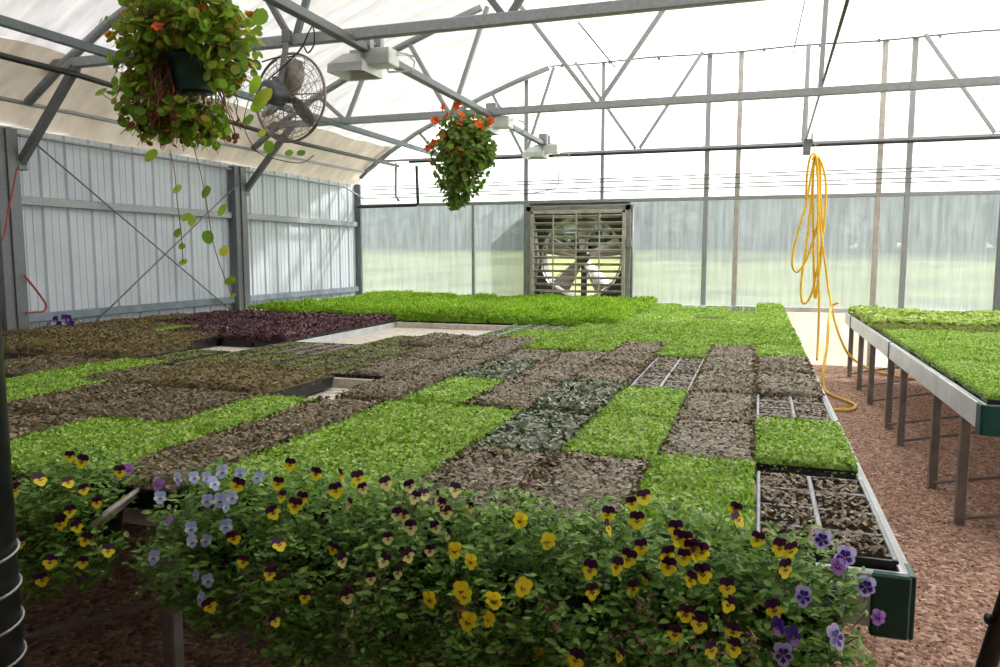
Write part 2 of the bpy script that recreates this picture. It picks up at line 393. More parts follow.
mb = MB(); mb.tube([(x, YB-.1, zroof(x)-.03) for x in (-6.6, -6.4, -6, -5.5, -4.9, -4.3, -3.7, -3.22)], .035, 8); struct('rafter', mb, 'galvdark', wb)
mb = MB(); mb.tube([(x, YB-.12, ZF-.02+.012*math.sin(x*3)) for x in [-3.2+i*.4 for i in range(20)]], .014, 6)
for x in [-3.0+i*.75 for i in range(10)]: mb.box((x, YB-.12, ZF-.03), (.04, .05, .05))
struct('curtain_cable', mb, 'galvdark', wb)

# meadow trees outside
def clump_tree(mb, x, y, z0, h, w):
    for i in range(420):
        a, b = q.uniform(0, 6.28), q.uniform(-1, 1); rr = q.uniform(.6, 1)
        c = Vector((x+math.cos(a)*math.sqrt(1-b*b)*w*rr, y+math.sin(a)*math.sqrt(1-b*b)*w*rr, z0+h*.5+b*h*.5*rr))
        mb.disc(c, Vector((q.uniform(-1, 1), q.uniform(-1.4, .2), q.uniform(-.3, 1))), q.uniform(.3, .7)*w*.3, 6, .2)
mb = MB()
for i in range(60): clump_tree(mb, -78+i*1.3, q.uniform(63, 66), 1.2, q.uniform(3.2, 4.4), 2.2)
for i in range(46): clump_tree(mb, -75+i*2.9+q.uniform(-1, 1), q.uniform(60, 68), 2.0, q.uniform(5, 8), q.uniform(2.8, 4.0))
for i in range(12): clump_tree(mb, 3+i*3.0+q.uniform(-1, 1), q.uniform(56, 60), 1.7, q.uniform(6.5, 9.5), q.uniform(3.0, 4.0))
tag(part('treeline', mb, 'trees', None), 'hazy line of trees beyond the meadow outside the end wall', 'treeline', None, 'stuff')

# ------------------------------------------------------------------ columns, girts and trusses
TY = [5.5, 8.85, 11.98]
for i, y in enumerate((1.95, 5.32, 8.70)):
    mb = MB(); mb.box((XL+.09, y, 1.4), (.10, .14, 2.8)); mb.box((XL+.15, y+.09, 1.4), (.02, .12, 2.8))
    lab = ['galvanised wall post at the near end of the ribbed wall', 'galvanised wall post beside the red cord on the ribbed wall', 'galvanised wall post beside the purple seedlings'][i]
    p = solo('steel_post', mb, 'galvdark', lab, 'post', None, (XL+.09, y, 0))
SEG = [(YF, 1.87), (2.05, 5.23), (5.42, 8.62), (8.80, 12.0)]
for z, nm in ((2.15, 'middle'), (1.02, 'lower')):
    for j, (a, b) in enumerate(SEG):
        mb = MB(); mb.bar((XL+.06, a, z), (XL+.06, b, z), .05, .085)
        tag(struct('wall_girt', mb, 'bluegrey' if z < 2 else 'galv'), f'{nm} horizontal girt on the ribbed wall', 'girt')
NODE = {-5.05: [(-5.45, None), (-4.72, None)], -3.6: [(-4.15, None), (-3.12, None)], -1.79: [(-2.78, ZF), (-.86, ZF)], .6: [(.6, ZF)]}
def truss(y, zb, label, w=.07, knee=True, hh=.085):
    t = thing('roof_truss', label, 'truss', (-5.6, y, zb), 'roof trusses')
    mb = MB(); mb.box((.6, y, zb), (13.8, w, hh)); part('bottom_chord', mb, 'galv', t)
    for sgn in (1, -1):
        X = lambda x: .6+sgn*(x-.6)
        mb = MB(); mb.tube([(X(x), y, zroof(x)-.055) for x in (-6.46, -6.0, -5.5, -4.9, -4.3, -3.7, -3.2)], .042, 10); part('top_chord', mb, 'galv', t)
        for xb, tops in NODE.items():
            if sgn < 0 and xb == .6: continue
            for xt, zt in tops:
                zt = (zroof(xt)-.05) if zt is None else zt
                mb = MB(); off = .03 if xt > xb else -.03
                mb.bar((X(xb+off), y, zb+.03), (X(xt), y, zt), .05, .05, (0, 1, 0)); part('web', mb, 'galv' if y > 6 else 'galvdark', t)
        pass
        if knee:
            mb = MB(); mb.bar((X(-6.62), y, 2.47), (X(-5.86), y, zb-.03), .07, .07, (0, 1, 0)); mb.box((X(-6.63), y, 2.47), (.12, .1, .09)); part('knee_brace', mb, 'galvdark', t)
    return t
truss(5.5, 3.35, 'nearest grey steel roof truss, with the fan hanging from it')
truss(8.85, 3.33, 'middle grey steel roof truss, crossing behind the small basket')
truss(11.98, 3.215, 'farthest roof truss, right against the end wall glazing', .05, False, .04)
# long purlins and pipes
def pipe(name, pts, r, mat, label, cat, group=None, n=8):
    mb = MB(); mb.tube(pts, r, n); return solo(name, mb, mat, label, cat, group, pts[0])
mb = MB(); mb.bar((-3.06, 2.3, 3.325), (-3.1, 11.93, 3.275), .075, .065); solo('lamp_rail', mb, 'galvdark', 'long steel rail carrying the three lamps and both hanging baskets', 'rail', None, (-3.1, 2.3, 3.275))
mb = MB(); mb.bar((-5.08, 1.2, 3.27), (-5.08, 11.93, 3.27), .05, .07); solo('purlin', mb, 'purlin', 'dark grey steel purlin running above the large hanging basket toward the end wall', 'purlin', None, (-5.08, 1.2, 3.27))
pipe('water_pipe', [(-5.86, 1.2, 3.22), (-5.84, 5.5, 3.24), (-5.8, 8.85, 3.10), (-5.75, 11.8, 3.10)], .028, 'blackpipe', 'black pipe along the left side under the sloping curtain', 'pipe')
pipe('curtain_pipe', [(-6.48, 1.2, 3.03), (-6.48, 5.2, 3.03), (-6.48, 11.9, 3.03)], .02, 'galv', 'thin galvanised pipe along the lower edge of the sloping curtain', 'pipe')
pipe('eave_cable', [(-6.66, 1.2, 2.76), (-6.66, 11.6, 2.76), (-6.55, 12.02, 2.6)], .014, 'galv', 'thin pipe along the top of the ribbed wall', 'pipe')
pipe('overhead_water_pipe', [(-5.55, 11.8, 3.16), (7.1, 11.8, 3.16)], .024, 'blackpipe', 'black pipe running across the whole end wall at truss height', 'pipe')
a = atY(357, 207, 11.9); b = atY(418, 205, 11.9); c = atY(418, 164, 11.9)
pipe('drop_pipe', [a, b-Vector((.03, 0, 0)), b+Vector((0, 0, .03)), Vector((b.x, 11.86, 3.1))], .028, 'blackpipe', 'black elbow pipe in the far left corner above the girt', 'pipe')
a = atY(396, 163, 11.85); b = atY(396, 196, 11.85); c = atY(399, 201, 11.85)
pipe('hanging_pipe_stub', [a, b, c], .025, 'galv', 'short grey pipe stub hanging beside the black elbow pipe', 'pipe')
for i, z in enumerate((2.82, 2.77, 2.68, 2.62)):
    pipe('conduit', [(-6.55, 12.04-.015*i, z-.03), (0, 12.04-.015*i, z), (XR-.1, 12.04-.015*i, z+.02)], .009, 'galvdark', ORD[i]+' thin conduit from the top along the end wall', 'conduit', 'end wall conduits', 6)
pipe('lamp_conduit', [(-3.02, 11.55, 3.12), (-3.02, 11.9, 2.95), (-3.02, 11.95, 2.75), (-3.1, 11.96, 2.66), (-3.5, 11.96, 2.6)], .008, 'galv', 'thin curved conduit dropping from the farthest lamp', 'conduit', None, 6)
# ridge tie rod
pipe('tie_rod', [(.6, 5.2, 3.7), (.6, 12.0, 3.22)], .016, 'galvdark', 'slanting steel rod from the end wall up past the middle truss', 'rod', None, 6)
for i, (x0, y0, x1, y1, Ya, Yb) in enumerate([(805, 0, 793, 54, 8.2, 8.4), (578, 22, 615, 67, 6.0, 6.4)]):
    pipe('hanger_wire', [atY(x0, y0, Ya), atY(x1, y1, Yb)], .006, 'cable', ['thin wire hanging left of the slanting rod', 'thin wire just below the nearest truss chord'][i], 'wire', None, 5)
for i, (p0, p1) in enumerate([((XL+.12, 5.68, 2.70), (XL+.12, 8.74, .72)), ((XL+.14, 8.74, 2.60), (XL+.14, 5.62, .50))]):
    pipe('brace_cable', [p0, p1], .009, 'cable', ['diagonal steel cable falling toward the purple seedlings on the ribbed wall', 'diagonal steel cable falling toward the red cord on the ribbed wall'][i], 'cable', None, 5)
# red cords at the left wall
pipe('red_cord', smooth([atX(x, y, XL+.2) for x, y in ((24, 275), (33, 286), (42, 298), (46, 305), (44, 311), (36, 312), (26, 313))]), .010, 'redcord', 'red cord bent in a loop beside the wall post', 'cord', None, 6)
pipe('brown_cord', smooth([atX(x, y, XL+.24) for x, y in ((17, 168), (13, 190), (8, 212), (5, 232), (2, 240))]), .009, 'redcord', 'dark red cord hanging down from the knee brace', 'cord', None, 6)

# ------------------------------------------------------------------ exhaust fan in the end wall
t = thing('exhaust_fan', 'square louvred exhaust fan set in the end wall', 'exhaust fan', (-2.735, YB, FZ0))
y0 = YB-.09
mb = MB()
for x in (-3.53, -1.92): mb.box((x, y0+.02, 1.61), (.09, .16, 1.58))
mb.box((-2.725, y0+.02, 2.36), (1.70, .16, .09))
for x in (-1.86,): mb.tube([(x, y0, .85), (x, y0, 2.4)], .022, 8)
mb.box((-1.90, y0-.07, 1.80), (.10, .05, .12))
part('housing', mb, 'fanframe', t)
mb = MB()
ix0, ix1, iz0, iz1 = -3.47, -1.98, .87, 2.30
for x in (ix0, ix1): mb.box((x, y0-.03, (iz0+iz1)/2), (.055, .09, iz1-iz0+.05))
for z in (iz0, iz1): mb.box(((ix0+ix1)/2, y0-.03, z), (ix1-ix0+.05, .09, .055))
part('shutter_frame', mb, 'shutter', t)
mb = MB()
for i in range(13):
    z = iz0+.06+i*(iz1-iz0-.07)/12.6
    mb.bar(((ix0+.02), y0-.03, z), ((ix1-.02), y0-.03, z), .10, .012, (0, .38, 1))
part('louvres', mb, 'shutter', t)
mb = MB()
for x in (-3.11, -2.735, -2.36): mb.box((x, y0-.085, (iz0+iz1)/2), (.022, .012, iz1-iz0-.04))
part('tie_bars', mb, 'shutter', t)
rx = Matrix.Rotation(PI/2, 3, 'X')
mb = MB(); yc = YB+.30
cz = 1.58; cx = -2.725
pr = [(.70, .16), (.66, .05), (.64, -.12)]
mb.lathe((cx, yc, cz), pr, 40, rx)
for sx in (-1, 1):
    for sz in (-1, 1):
        vs = [(cx+sx*.80, yc-.16, cz+sz*.80)]
        for k in range(9):
            an = k/8*PI/2; vs.append((cx+sx*.69*math.cos(an), yc-.16, cz+sz*.69*math.sin(an)))
        mb.add(vs, [(0, k, k+1) for k in range(1, 9)])
for sx in (-1, 1): mb.box((cx+sx*.79, yc, cz), (.03, .5, 1.56))
mb.box((cx, yc, cz+.79), (1.6, .5, .03)); mb.box((cx, yc, cz-.79), (1.6, .5, .03))
part('shroud', mb, 'shroud', t)
for k in range(5):
    an = k*2*PI/5+.3; d = Vector((math.cos(an), 0, math.sin(an))); s_ = Vector((-math.sin(an), 0, math.cos(an)))
    mb = MB(); c0 = Vector((cx, yc, cz)); rows = []
    for i in range(6):
        r_ = .10+.52*i/5; w_ = .07+.09*i/5; tw = .65-.3*i/5
        ch = s_*math.cos(tw)+Vector((0, 1, 0))*math.sin(tw); nn = d.cross(ch)*.004
        rows.append([c0+d*r_-ch*w_+nn, c0+d*r_+ch*w_+nn, c0+d*r_+ch*w_-nn, c0+d*r_-ch*w_-nn, c0+d*r_-ch*w_+nn])
    mb.grid(rows); part('blade', mb, 'fanblade', t)
mb = MB(); mb.lathe((cx, yc, cz), [(0, -.1), (.09, -.09), (.12, 0), (.12, .1), (0, .11)], 18, rx); mb.box((cx, yc+.12, cz), (.10, .05, 1.5)); part('hub', mb, 'shroud', t)
mb = MB(); mb.ring((cx, yc-.14, cz), .655, .014, rx, 48, 6)
for an in (.4, 1.2, 2.2, 2.9, 3.8, 5.2): mb.tube([(cx+.1*math.cos(an), yc-.14, cz+.1*math.sin(an)), (cx+.65*math.cos(an), yc-.14, cz+.65*math.sin(an))], .008, 5)
part('rear_guard', mb, 'lampgrey', t)

# ------------------------------------------------------------------ lamps on the rail
def lamp(y, label):
    t = thing('grow_lamp', label, 'lamp', (-3.08, y, 3.24), 'grow lamps on the steel rail')
    mb = MB(); mb.box((-3.1, y-.08, 3.33), (.13, .06, .17)); mb.box((-3.1, y+.10, 3.33), (.13, .06, .17)); mb.box((-3.1, y-.08, 3.24), (.02, .03, .14)); mb.box((-3.1, y+.10, 3.24), (.02, .03, .14)); mb.box((-3.1, y+.01, 3.325), (.05, .24, .02))
    part('bracket', mb, 'galv', t)
    mb = MB(); mb.box((-3.150, y, 3.190), (.36, .19, .13)); mb.box((-3.23, y, 3.200), (.10, .15, .11)); mb.tube([(-3.2, y, 3.200), (-3.3, y, 3.190)], .055, 10)
    part('ballast', mb, 'lampgrey', t)
    # hood: tapered reflector open below
    mb = MB(); X0, X1 = -3.49, -3.17
    top = [(X0+.10, y-.09, 3.230), (X1-.06, y-.09, 3.230), (X1-.06, y+.09, 3.230), (X0+.10, y+.09, 3.230)]
    mid = [(X0, y-.17, 3.140), (X1, y-.17, 3.140), (X1, y+.17, 3.140), (X0, y+.17, 3.140)]
    bot = [(X0, y-.18, 3.070), (X1, y-.18, 3.070), (X1, y+.18, 3.070), (X0, y+.18, 3.070)]
    inn = [(X0+.02, y-.16, 3.075), (X1-.02, y-.16, 3.075), (X1-.02, y+.16, 3.075), (X0+.02, y+.16, 3.075)]
    itp = [(X0+.12, y-.07, 3.200), (X1-.08, y-.07, 3.200), (X1-.08, y+.07, 3.200), (X0+.12, y+.07, 3.200)]
    rings = [top, mid, bot, inn, itp]; vs = [p for r_ in rings for p in r_]; fs = [(0, 1, 2, 3), (19, 18, 17, 16)]
    for i in range(4):
        for k in range(4): fs.append((i*4+k, (i+1)*4+k, (i+1)*4+(k+1) % 4, i*4+(k+1) % 4))
    mb.add(vs, fs); part('reflector', mb, 'lampgrey', t)
    mb = MB(); mb.tube([(X1-.03, y, 3.160), (X1-.14, y, 3.150), (X0+.13, y, 3.150)], [.02, .035, .03], 10); part('bulb', mb, 'reflector', t)
    mb = MB(); mb.tube([(-2.86, y, 3.210), (-2.80, y+.03, 3.150), (-2.83, y+.05, 3.080), (-3.050, y+.05, 3.090), (-3.060, y+.05, 3.150)], .008, 6); mb.tube([(-3.030, y+.05, 3.230), (-2.82, y+.06, 3.2), (-3.080, y+.06, 3.28), (-3.180, y+.06, 3.3)], .007, 6)
    part('cord', mb, 'lampgrey', t)
    dz = .05*(11.9-y)/6.4
    for c_ in t.children_recursive: c_.data.transform(Matrix.Translation((.11, 0, dz))) if c_.name.split('.')[0] != 'bracket' else c_.data.transform(Matrix.Translation((.02, 0, dz)))
    return t
lamp(5.82, 'grow lamp nearest the truss fan, on the steel rail')
lamp(8.95, 'grow lamp right above the small orange flowered basket')
lamp(11.3, 'farthest grow lamp, at the end of the rail by the end wall')

# ------------------------------------------------------------------ circulation fan
fc = atY(290, 98, 5.42); ax = Vector((.10, 1, -.02)).normalized()
t = thing('circulation_fan', 'round wire caged fan hanging from the nearest truss beside the large basket', 'fan', (fc.x-.1, 5.45, 3.3))
z_ = ax; x_ = z_.cross(Vector((0, 0, 1))).normalized(); y_ = z_.cross(x_); FM = Matrix((x_, y_, z_)).transposed()
RF = .345
mb = MB(); mb.ring(fc, RF, .011, FM, 48, 6)
for zz, f in ((-.085, 1), (.085, 1)):
    for rr in (.055, .10, .14, .18, .22, .26, .30, .33):
        mb.ring(fc+ax*zz*math.sqrt(max(0, 1-(rr/RF)**2.5)), rr, .0022, FM, 40, 4)
    for k in range(20):
        an = 2*PI*k/20+(.08 if zz > 0 else 0); d = FM@Vector((math.cos(an), math.sin(an), 0))
        mb.tube([fc+d*.05+ax*zz]+[fc+d*rr+ax*zz*math.sqrt(max(0, 1-(rr/RF)**2.5)) for rr in (.14, .22, .28, .325)]+[fc+d*RF], .0026 if k % 5 else .005, 4)
part('wire_guard', mb, 'guard', t)
for k in range(3):
    an = k*2*PI/3+.72; d = FM@Vector((math.cos(an), math.sin(an), 0)); s_ = FM@Vector((-math.sin(an), math.cos(an), 0)); rows = []
    for i in range(6):
        r_ = .04+.26*i/5; w_ = .035+.055*math.sin(PI*min(1, i/5*.85+.05)); tw = .6
        ch = s_*math.cos(tw)+ax*math.sin(tw); nn = d.cross(ch)*.003
        rows.append([fc+d*r_-ch*w_+nn, fc+d*r_+ch*w_+nn, fc+d*r_+ch*w_-nn, fc+d*r_-ch*w_-nn, fc+d*r_-ch*w_+nn])
    mb = MB(); mb.grid(rows); part('blade', mb, 'fanblade', t)
mb = MB(); mb.lathe(fc, [(0, .055), (.03, .052), (.042, .02), (.042, -.05), (0, -.05)], 16, FM); part('hub', mb, 'guard', t)
mb = MB(); mb.lathe(fc, [(0, -.30), (.06, -.295), (.088, -.27), (.095, -.13), (.08, -.10), (0, -.095)], 22, FM); mo = part('motor', mb, 'motor', t)
mb = MB(); mb.lathe(fc, [(0, -.306), (.028, -.304), (.03, -.29)], 14, FM); part('end_plate', mb, 'lampgrey', mo)
mb = MB(); pb = fc-ax*.11; mb.bar((pb.x-.02, pb.y, pb.z), (pb.x-.02, 5.44, 3.33), .045, .03, (0, 1, 0)); mb.box((pb.x-.02, pb.y, pb.z+.06), (.07, .07, .16)); mb.box((pb.x-.02, 5.45, 3.37), (.07, .06, .10)); part('hanger_bar', mb, 'galvdark', t)
mb = MB(); c1 = atY(314, 44, 5.42)
mb.tube(smooth([fc-ax*.26+Vector((0, 0, .05)), atY(268, 80, 5.3), atY(285, 65, 5.35), atY(298, 52, 5.4), atY(303, 46, 5.42), atY(308, 53, 5.42), c1, Vector((c1.x, 5.42, 3.4)), Vector((c1.x-.03, 5.42, 3.4)), atY(297, 54, 5.42), atY(275, 58, 5.4), atY(262, 62, 5.4)], 4), .006, 6)
part('power_cord', mb, 'blackplastic', t)

# ------------------------------------------------------------------ benches
BZ = .79; RT = .846
def bench(name_lab, x0, x1, y0, y1, legs, endcap, dividers=(), brace=True, railmat='alu'):
    t = thing('growing_bench', name_lab, 'bench', ((x0+x1)/2, y0, 0), 'growing benches')
    mb = MB()
    n = int((y1-y0)/.10)
    mb.box(((x0+x1)/2, (y0+y1)/2, BZ-.03), (x1-x0-.04, y1-y0-.04, .03))
    for i in range(n):
        yy = y0+.05+i*.10
        if yy < y1-.05: mb.box(((x0+x1)/2, yy, BZ-.008), (x1-x0-.05, .086, .016))
    part('bed', mb, 'bed', t)
    for x, s_ in ((x0, -1), (x1, 1)):
        seg = y0
        while seg < y1-.1:
            e = min(seg+3.0, y1); mb = MB(); mb.box((x, (seg+e)/2, (RT+.70)/2), (.028, e-seg-.012, RT-.70)); mb.box((x-s_*.004, (seg+e)/2, RT-.006), (.030, e-seg-.012, .012)); r_ = part('side_rail', mb, railmat, t)
            if e < y1-.1:
                mb = MB(); mb.box((x+s_*.004, e, (RT+.70)/2), (.034, .05, RT-.695)); part('rail_joint', mb, 'green_cap', r_)
            seg = e
    for y in (y0, y1):
        mb = MB(); mb.box(((x0+x1)/2, y, (RT+.70)/2), (x1-x0, .028, RT-.70)); part('end_rail', mb, railmat, t)
    for x in (x0, x1):
        if endcap:
            mb = MB(); s_ = 1 if x == x1 else -1
            mb.box((x-s_*.040, y0-.010, .764), (.090, .030, .166)); mb.box((x+s_*.008, y0+.03, .764), (.018, .09, .166)); part('corner_cap', mb, 'green_cap', t)
    for yy in dividers:
        mb = MB(); mb.box((yy[0], yy[2], .815), (yy[1], .03, .075)); part('cross_board', mb, 'wood', t)
    for (lx, ly) in legs:
        mb = MB(); mb.box((lx, ly, .35), (.055, .055, .70)); l_ = part('leg', mb, 'benchleg', t)
    ly = sorted({l[1] for l in legs}); lx = sorted({l[0] for l in legs})
    for y in ly:
        xx = sorted([l[0] for l in legs if l[1] == y])
        for a, b in zip(xx, xx[1:]):
            mb = MB()
            if brace == 'a': mb.bar((a, y-.03, .05), (b, y-.03, .45), .02, .03, (0, 1, 0))
            else: mb.bar((a, y-.03, .42), ((a+b)/2, y-.03, .06), .02, .03, (0, 1, 0)); mb.bar(((a+b)/2, y-.03, .06), (b, y-.03, .42), .02, .03, (0, 1, 0))
            part('brace', mb, 'benchleg', t)
        mb = MB(); mb.bar((x0+.03, y, .705), (x1-.03, y, .705), .05, .04); part('cross_beam', mb, 'galv', t)
    return t
yl = [2.12, 4.2, 6.3, 8.4, 10.5, 11.8]
bench_a = bench('long bench of seedling trays beside the gravel aisle, violas along its front', -1.765, .388, 2.075, 11.93, [(x, y) for x in (-1.42, .20) for y in yl], True)
bench('middle bench of seedling trays, second from the gravel aisle', -3.98, -1.80, 2.07, 11.93, [(x, y) for x in (-3.9, -1.96) for y in yl], False, [(-2.5, .98, 4.27), (-2.9, 2.1, 8.0)])
bench('bench of seedling trays along the ribbed metal wall', -6.60, -4.02, 2.07, 11.93, [(x, y) for x in (-6.5, -4.1) for y in yl], False, [(-4.35, .62, 5.0), (-5.3, 2.5, 8.0)])
bench('aluminium railed bench of seedlings right of the gravel aisle', 1.175, 3.33, 4.62, 11.3, [(x, y) for y in (5.17, 5.93, 7.2, 7.86, 9.07, 10.02, 11.05) for x in (1.225, 3.2)], True, (), 'a')
mb = MB(); mb.bar(atY(168, 595, 2.09), atY(296, 667, 2.09), .02, .025, (0, 1, 0)); part('brace', mb, 'benchleg', bench_a)
mb = MB(); pts = [atZ(92, 527, .80), atZ(108, 512, .84), atZ(138, 490, .86)]
mb.tube([pts[0], pts[1], pts[2], pts[2]+Vector((.05, .10, .0))], [.012, .011, .009, .006], 8); mb.bar(pts[0]+Vector((-.01, .01, -.01)), pts[2]+Vector((-.01, .01, -.008)), .008, .03); solo('plastic_strip', mb, 'clear_strip', 'glossy pale plastic strip between the two clumps of violas', 'strip', None, pts[0])

# ------------------------------------------------------------------ seedling trays
TW, TL, TH = .348, .732, .075
def tray_mesh(kind):
    mb = MB(); w, l = TW/2, TL/2
    b = .012
    outer = [(-w+b, -l+b, 0), (w-b, -l+b, 0), (w-b, l-b, 0), (-w+b, l-b, 0)]
    o2 = [(-w+.004, -l+.004, TH-.008), (w-.004, -l+.004, TH-.008), (w-.004, l-.004, TH-.008), (-w+.004, l-.004, TH-.008)]
    o3 = [(-w, -l, TH-.008), (w, -l, TH-.008), (w, l, TH-.008), (-w, l, TH-.008)]
    o4 = [(-w, -l, TH), (w, -l, TH), (w, l, TH), (-w, l, TH)]
    i1 = [(-w+.010, -l+.010, TH), (w-.010, -l+.010, TH), (w-.010, l-.010, TH), (-w+.010, l-.010, TH)]
    i2 = [(-w+.018, -l+.018, .02), (w-.018, -l+.018, .02), (w-.018, l-.018, .02), (-w+.018, l-.018, .02)]
    rg = [outer, o2, o3, o4, i1, i2]; fs = [(3, 2, 1, 0), (20, 21, 22, 23)]
    for i in range(5):
        for k in range(4): fs.append((i*4+k, i*4+(k+1) % 4, (i+1)*4+(k+1) % 4, (i+1)*4+k))
    mb.add([p for r_ in rg for p in r_], fs)
    return mb.mesh('tray_shell', 'tray')
def divider_mesh():
    mb = MB()
    mb.box((0, 0, TH-.010), (.017, TL-.02, .026))
    for k in (-1, 0, 1): mb.box((0, k*TL/4, TH-.010), (TW-.02, .014, .026))
    mb.box((-TW/2+.008, 0, TH-.002), (.012, TL, .012)); mb.box((TW/2-.008, 0, TH-.002), (.012, TL, .012))
    return mb.mesh('cell_divider', 'traylid')
def bumpz(x, y, s):
    return .5+.25*math.sin(x*23+s*1.7+2*math.sin(y*9+s))+.25*math.sin(y*19+s*2.3+1.5*math.sin(x*14))
def seed_mesh(kind, seed):
    q = random.Random(seed*31+hash(kind) % 1 + len(kind)*7)
    P = {'G': (.060, 2300, .0175, .0135, .55), 'GB': (.060, 750, .030, .022, .55), 'B': (.058, 1500, .021, .0145, .32), 'BO': (.085, 1200, .025, .016, .45),
         'O': (.026, 1150, .019, .013, .4), 'GO': (.060, 900, .026, .019, .55), 'D': (.072, 900, .030, .019, .42), 'P': (.085, 850, .032, .020, .55), 'L': (.145, 800, .046, .016, 1.0), 'Y': (.10, 300, .066, .050, .5), 'C': (.030, 1300, .020, .0135, .4), 'CG': (.022, 460, .022, .016, .5)}
    hgt, n, L, W, tilt = P[kind]
    mb = MB(); w, l = TW/2-.008, TL/2-.008
    nx = int(math.sqrt(n*TW/TL)); ny = n//nx
    cells = kind in ('C', 'CG', 'O')
    for i in range(nx):
        for j in range(ny):
            x = -w+2*w*(i+q.random())/nx; y = -l+2*l*(j+q.random())/ny
            if cells:
                ym = (y+TL/2) % (TL/4)
                if abs(x) < .014 or ym < .014 or ym > TL/4-.014: continue
                if kind != 'O' and q.random() < .12: continue
                x *= .94; y *= .97
            e = min((w-abs(x))/.05, (l-abs(y))/.05, 1)
            z = hgt*(.62+.26*bumpz(x, y, seed)+.14*q.random())*(.80+.20*e)
            lo = .985 if q.random() < .75 else q.uniform(.5, .95)
            a = q.uniform(0, 2*PI); tl = q.gauss(0, tilt)+ (.2 if kind != 'L' else .5)
            d = Vector((math.cos(a)*math.cos(tl), math.sin(a)*math.cos(tl), math.sin(tl)))
            nn = Vector((q.gauss(0, tilt*.6), q.gauss(0, tilt*.6), 1))
            sc = q.uniform(.75, 1.25)
            mb.leaf(Vector((x, y, z*lo))-d*L*.4, d, nn, L*sc, W*sc, .10, 2)
    if not cells:      # fringe leaning over the rim, all heights
        nf = int(n*.42)
        for i in range(nf):
            t = q.random()*2*(TW+TL)
            if t < TW: x, y, ox, oy = t-TW/2, -l, 0, -1
            elif t < 2*TW: x, y, ox, oy = t-TW-TW/2, l, 0, 1
            elif t < 2*TW+TL: x, y, ox, oy = -w, t-2*TW-TL/2, -1, 0
            else: x, y, ox, oy = w, t-2*TW-TL-TL/2, 1, 0
            z = hgt*q.uniform(.02, .85); o_ = q.uniform(-.006, .008)
            a = q.uniform(0, 2*PI)
            d = Vector((math.cos(a)*.8+ox*.25, math.sin(a)*.8+oy*.25, q.uniform(-.2, .8)))
            nn = Vector((ox+q.gauss(0, .4), oy+q.gauss(0, .4), q.uniform(.2, 1)))
            mb.leaf(Vector((x+ox*o_, y+oy*o_, z))-d*L*.4, d, nn, L, W, .1, 2)
        g = []
        for i in range(9):
            g.append([(-w+.004+(2*w-.008)*i/8, -l+.004+(2*l-.008)*j/16, hgt*.45*(0 if (i in (0, 8) or j in (0, 16)) else .8+.3*bumpz(-w+2*w*i/8, -l+2*l*j/16, seed))) for j in range(17)])
        mb.grid(g)
    return mb.mesh('seedlings', {'C': 'B', 'CG': 'GB'}.get(kind, kind))
def soil_mesh():
    mb = MB(); mb.grid([[(x, y, TH-.018) for y in (-TL/2+.014, TL/2-.014)] for x in (-TW/2+.014, TW/2-.014)]); return mb.mesh('soil', 'soil')
TRAY = tray_mesh(''); SOIL = soil_mesh(); DIV = divider_mesh()
SEEDS = {k: [seed_mesh(k, s) for s in range(1, 5)] for k in ('G', 'GB', 'GO', 'B', 'BO', 'O', 'D', 'P', 'L', 'Y', 'C', 'CG')}
DESC = {'GO': 'olive green seedlings', 'G': 'bright green seedlings', 'GB': 'bright green seedlings', 'B': 'brownish purple seedlings', 'BO': 'olive brown seedlings', 'O': 'short olive sprouts', 'D': 'dark green silvery seedlings',
        'P': 'deep purple seedlings', 'L': 'tall vivid green shoots', 'Y': 'yellow green leafy seedlings', 'C': 'short brownish seedlings in cells', 'CG': 'short green seedlings in cells'}
def put_tray(kind, x, y, z, label, group):
    t = thing('seedling_tray', label, 'seedling tray', (x, y, z), group)
    t.rotation_euler = (R.gauss(0, .002), R.gauss(0, .002), R.gauss(0, .006))
    linked('tray', TRAY, t); linked('soil', SOIL, t)
    sd = linked('seedlings', R.choice(SEEDS[kind]), t, (0, 0, TH-.018), R.choice((0, PI))); sd['kind'] = 'stuff'; sd.scale = (1, 1, R.uniform(.82, 1.25))
    if kind in ('C', 'CG'): linked('cell_divider', DIV, t)
    return t
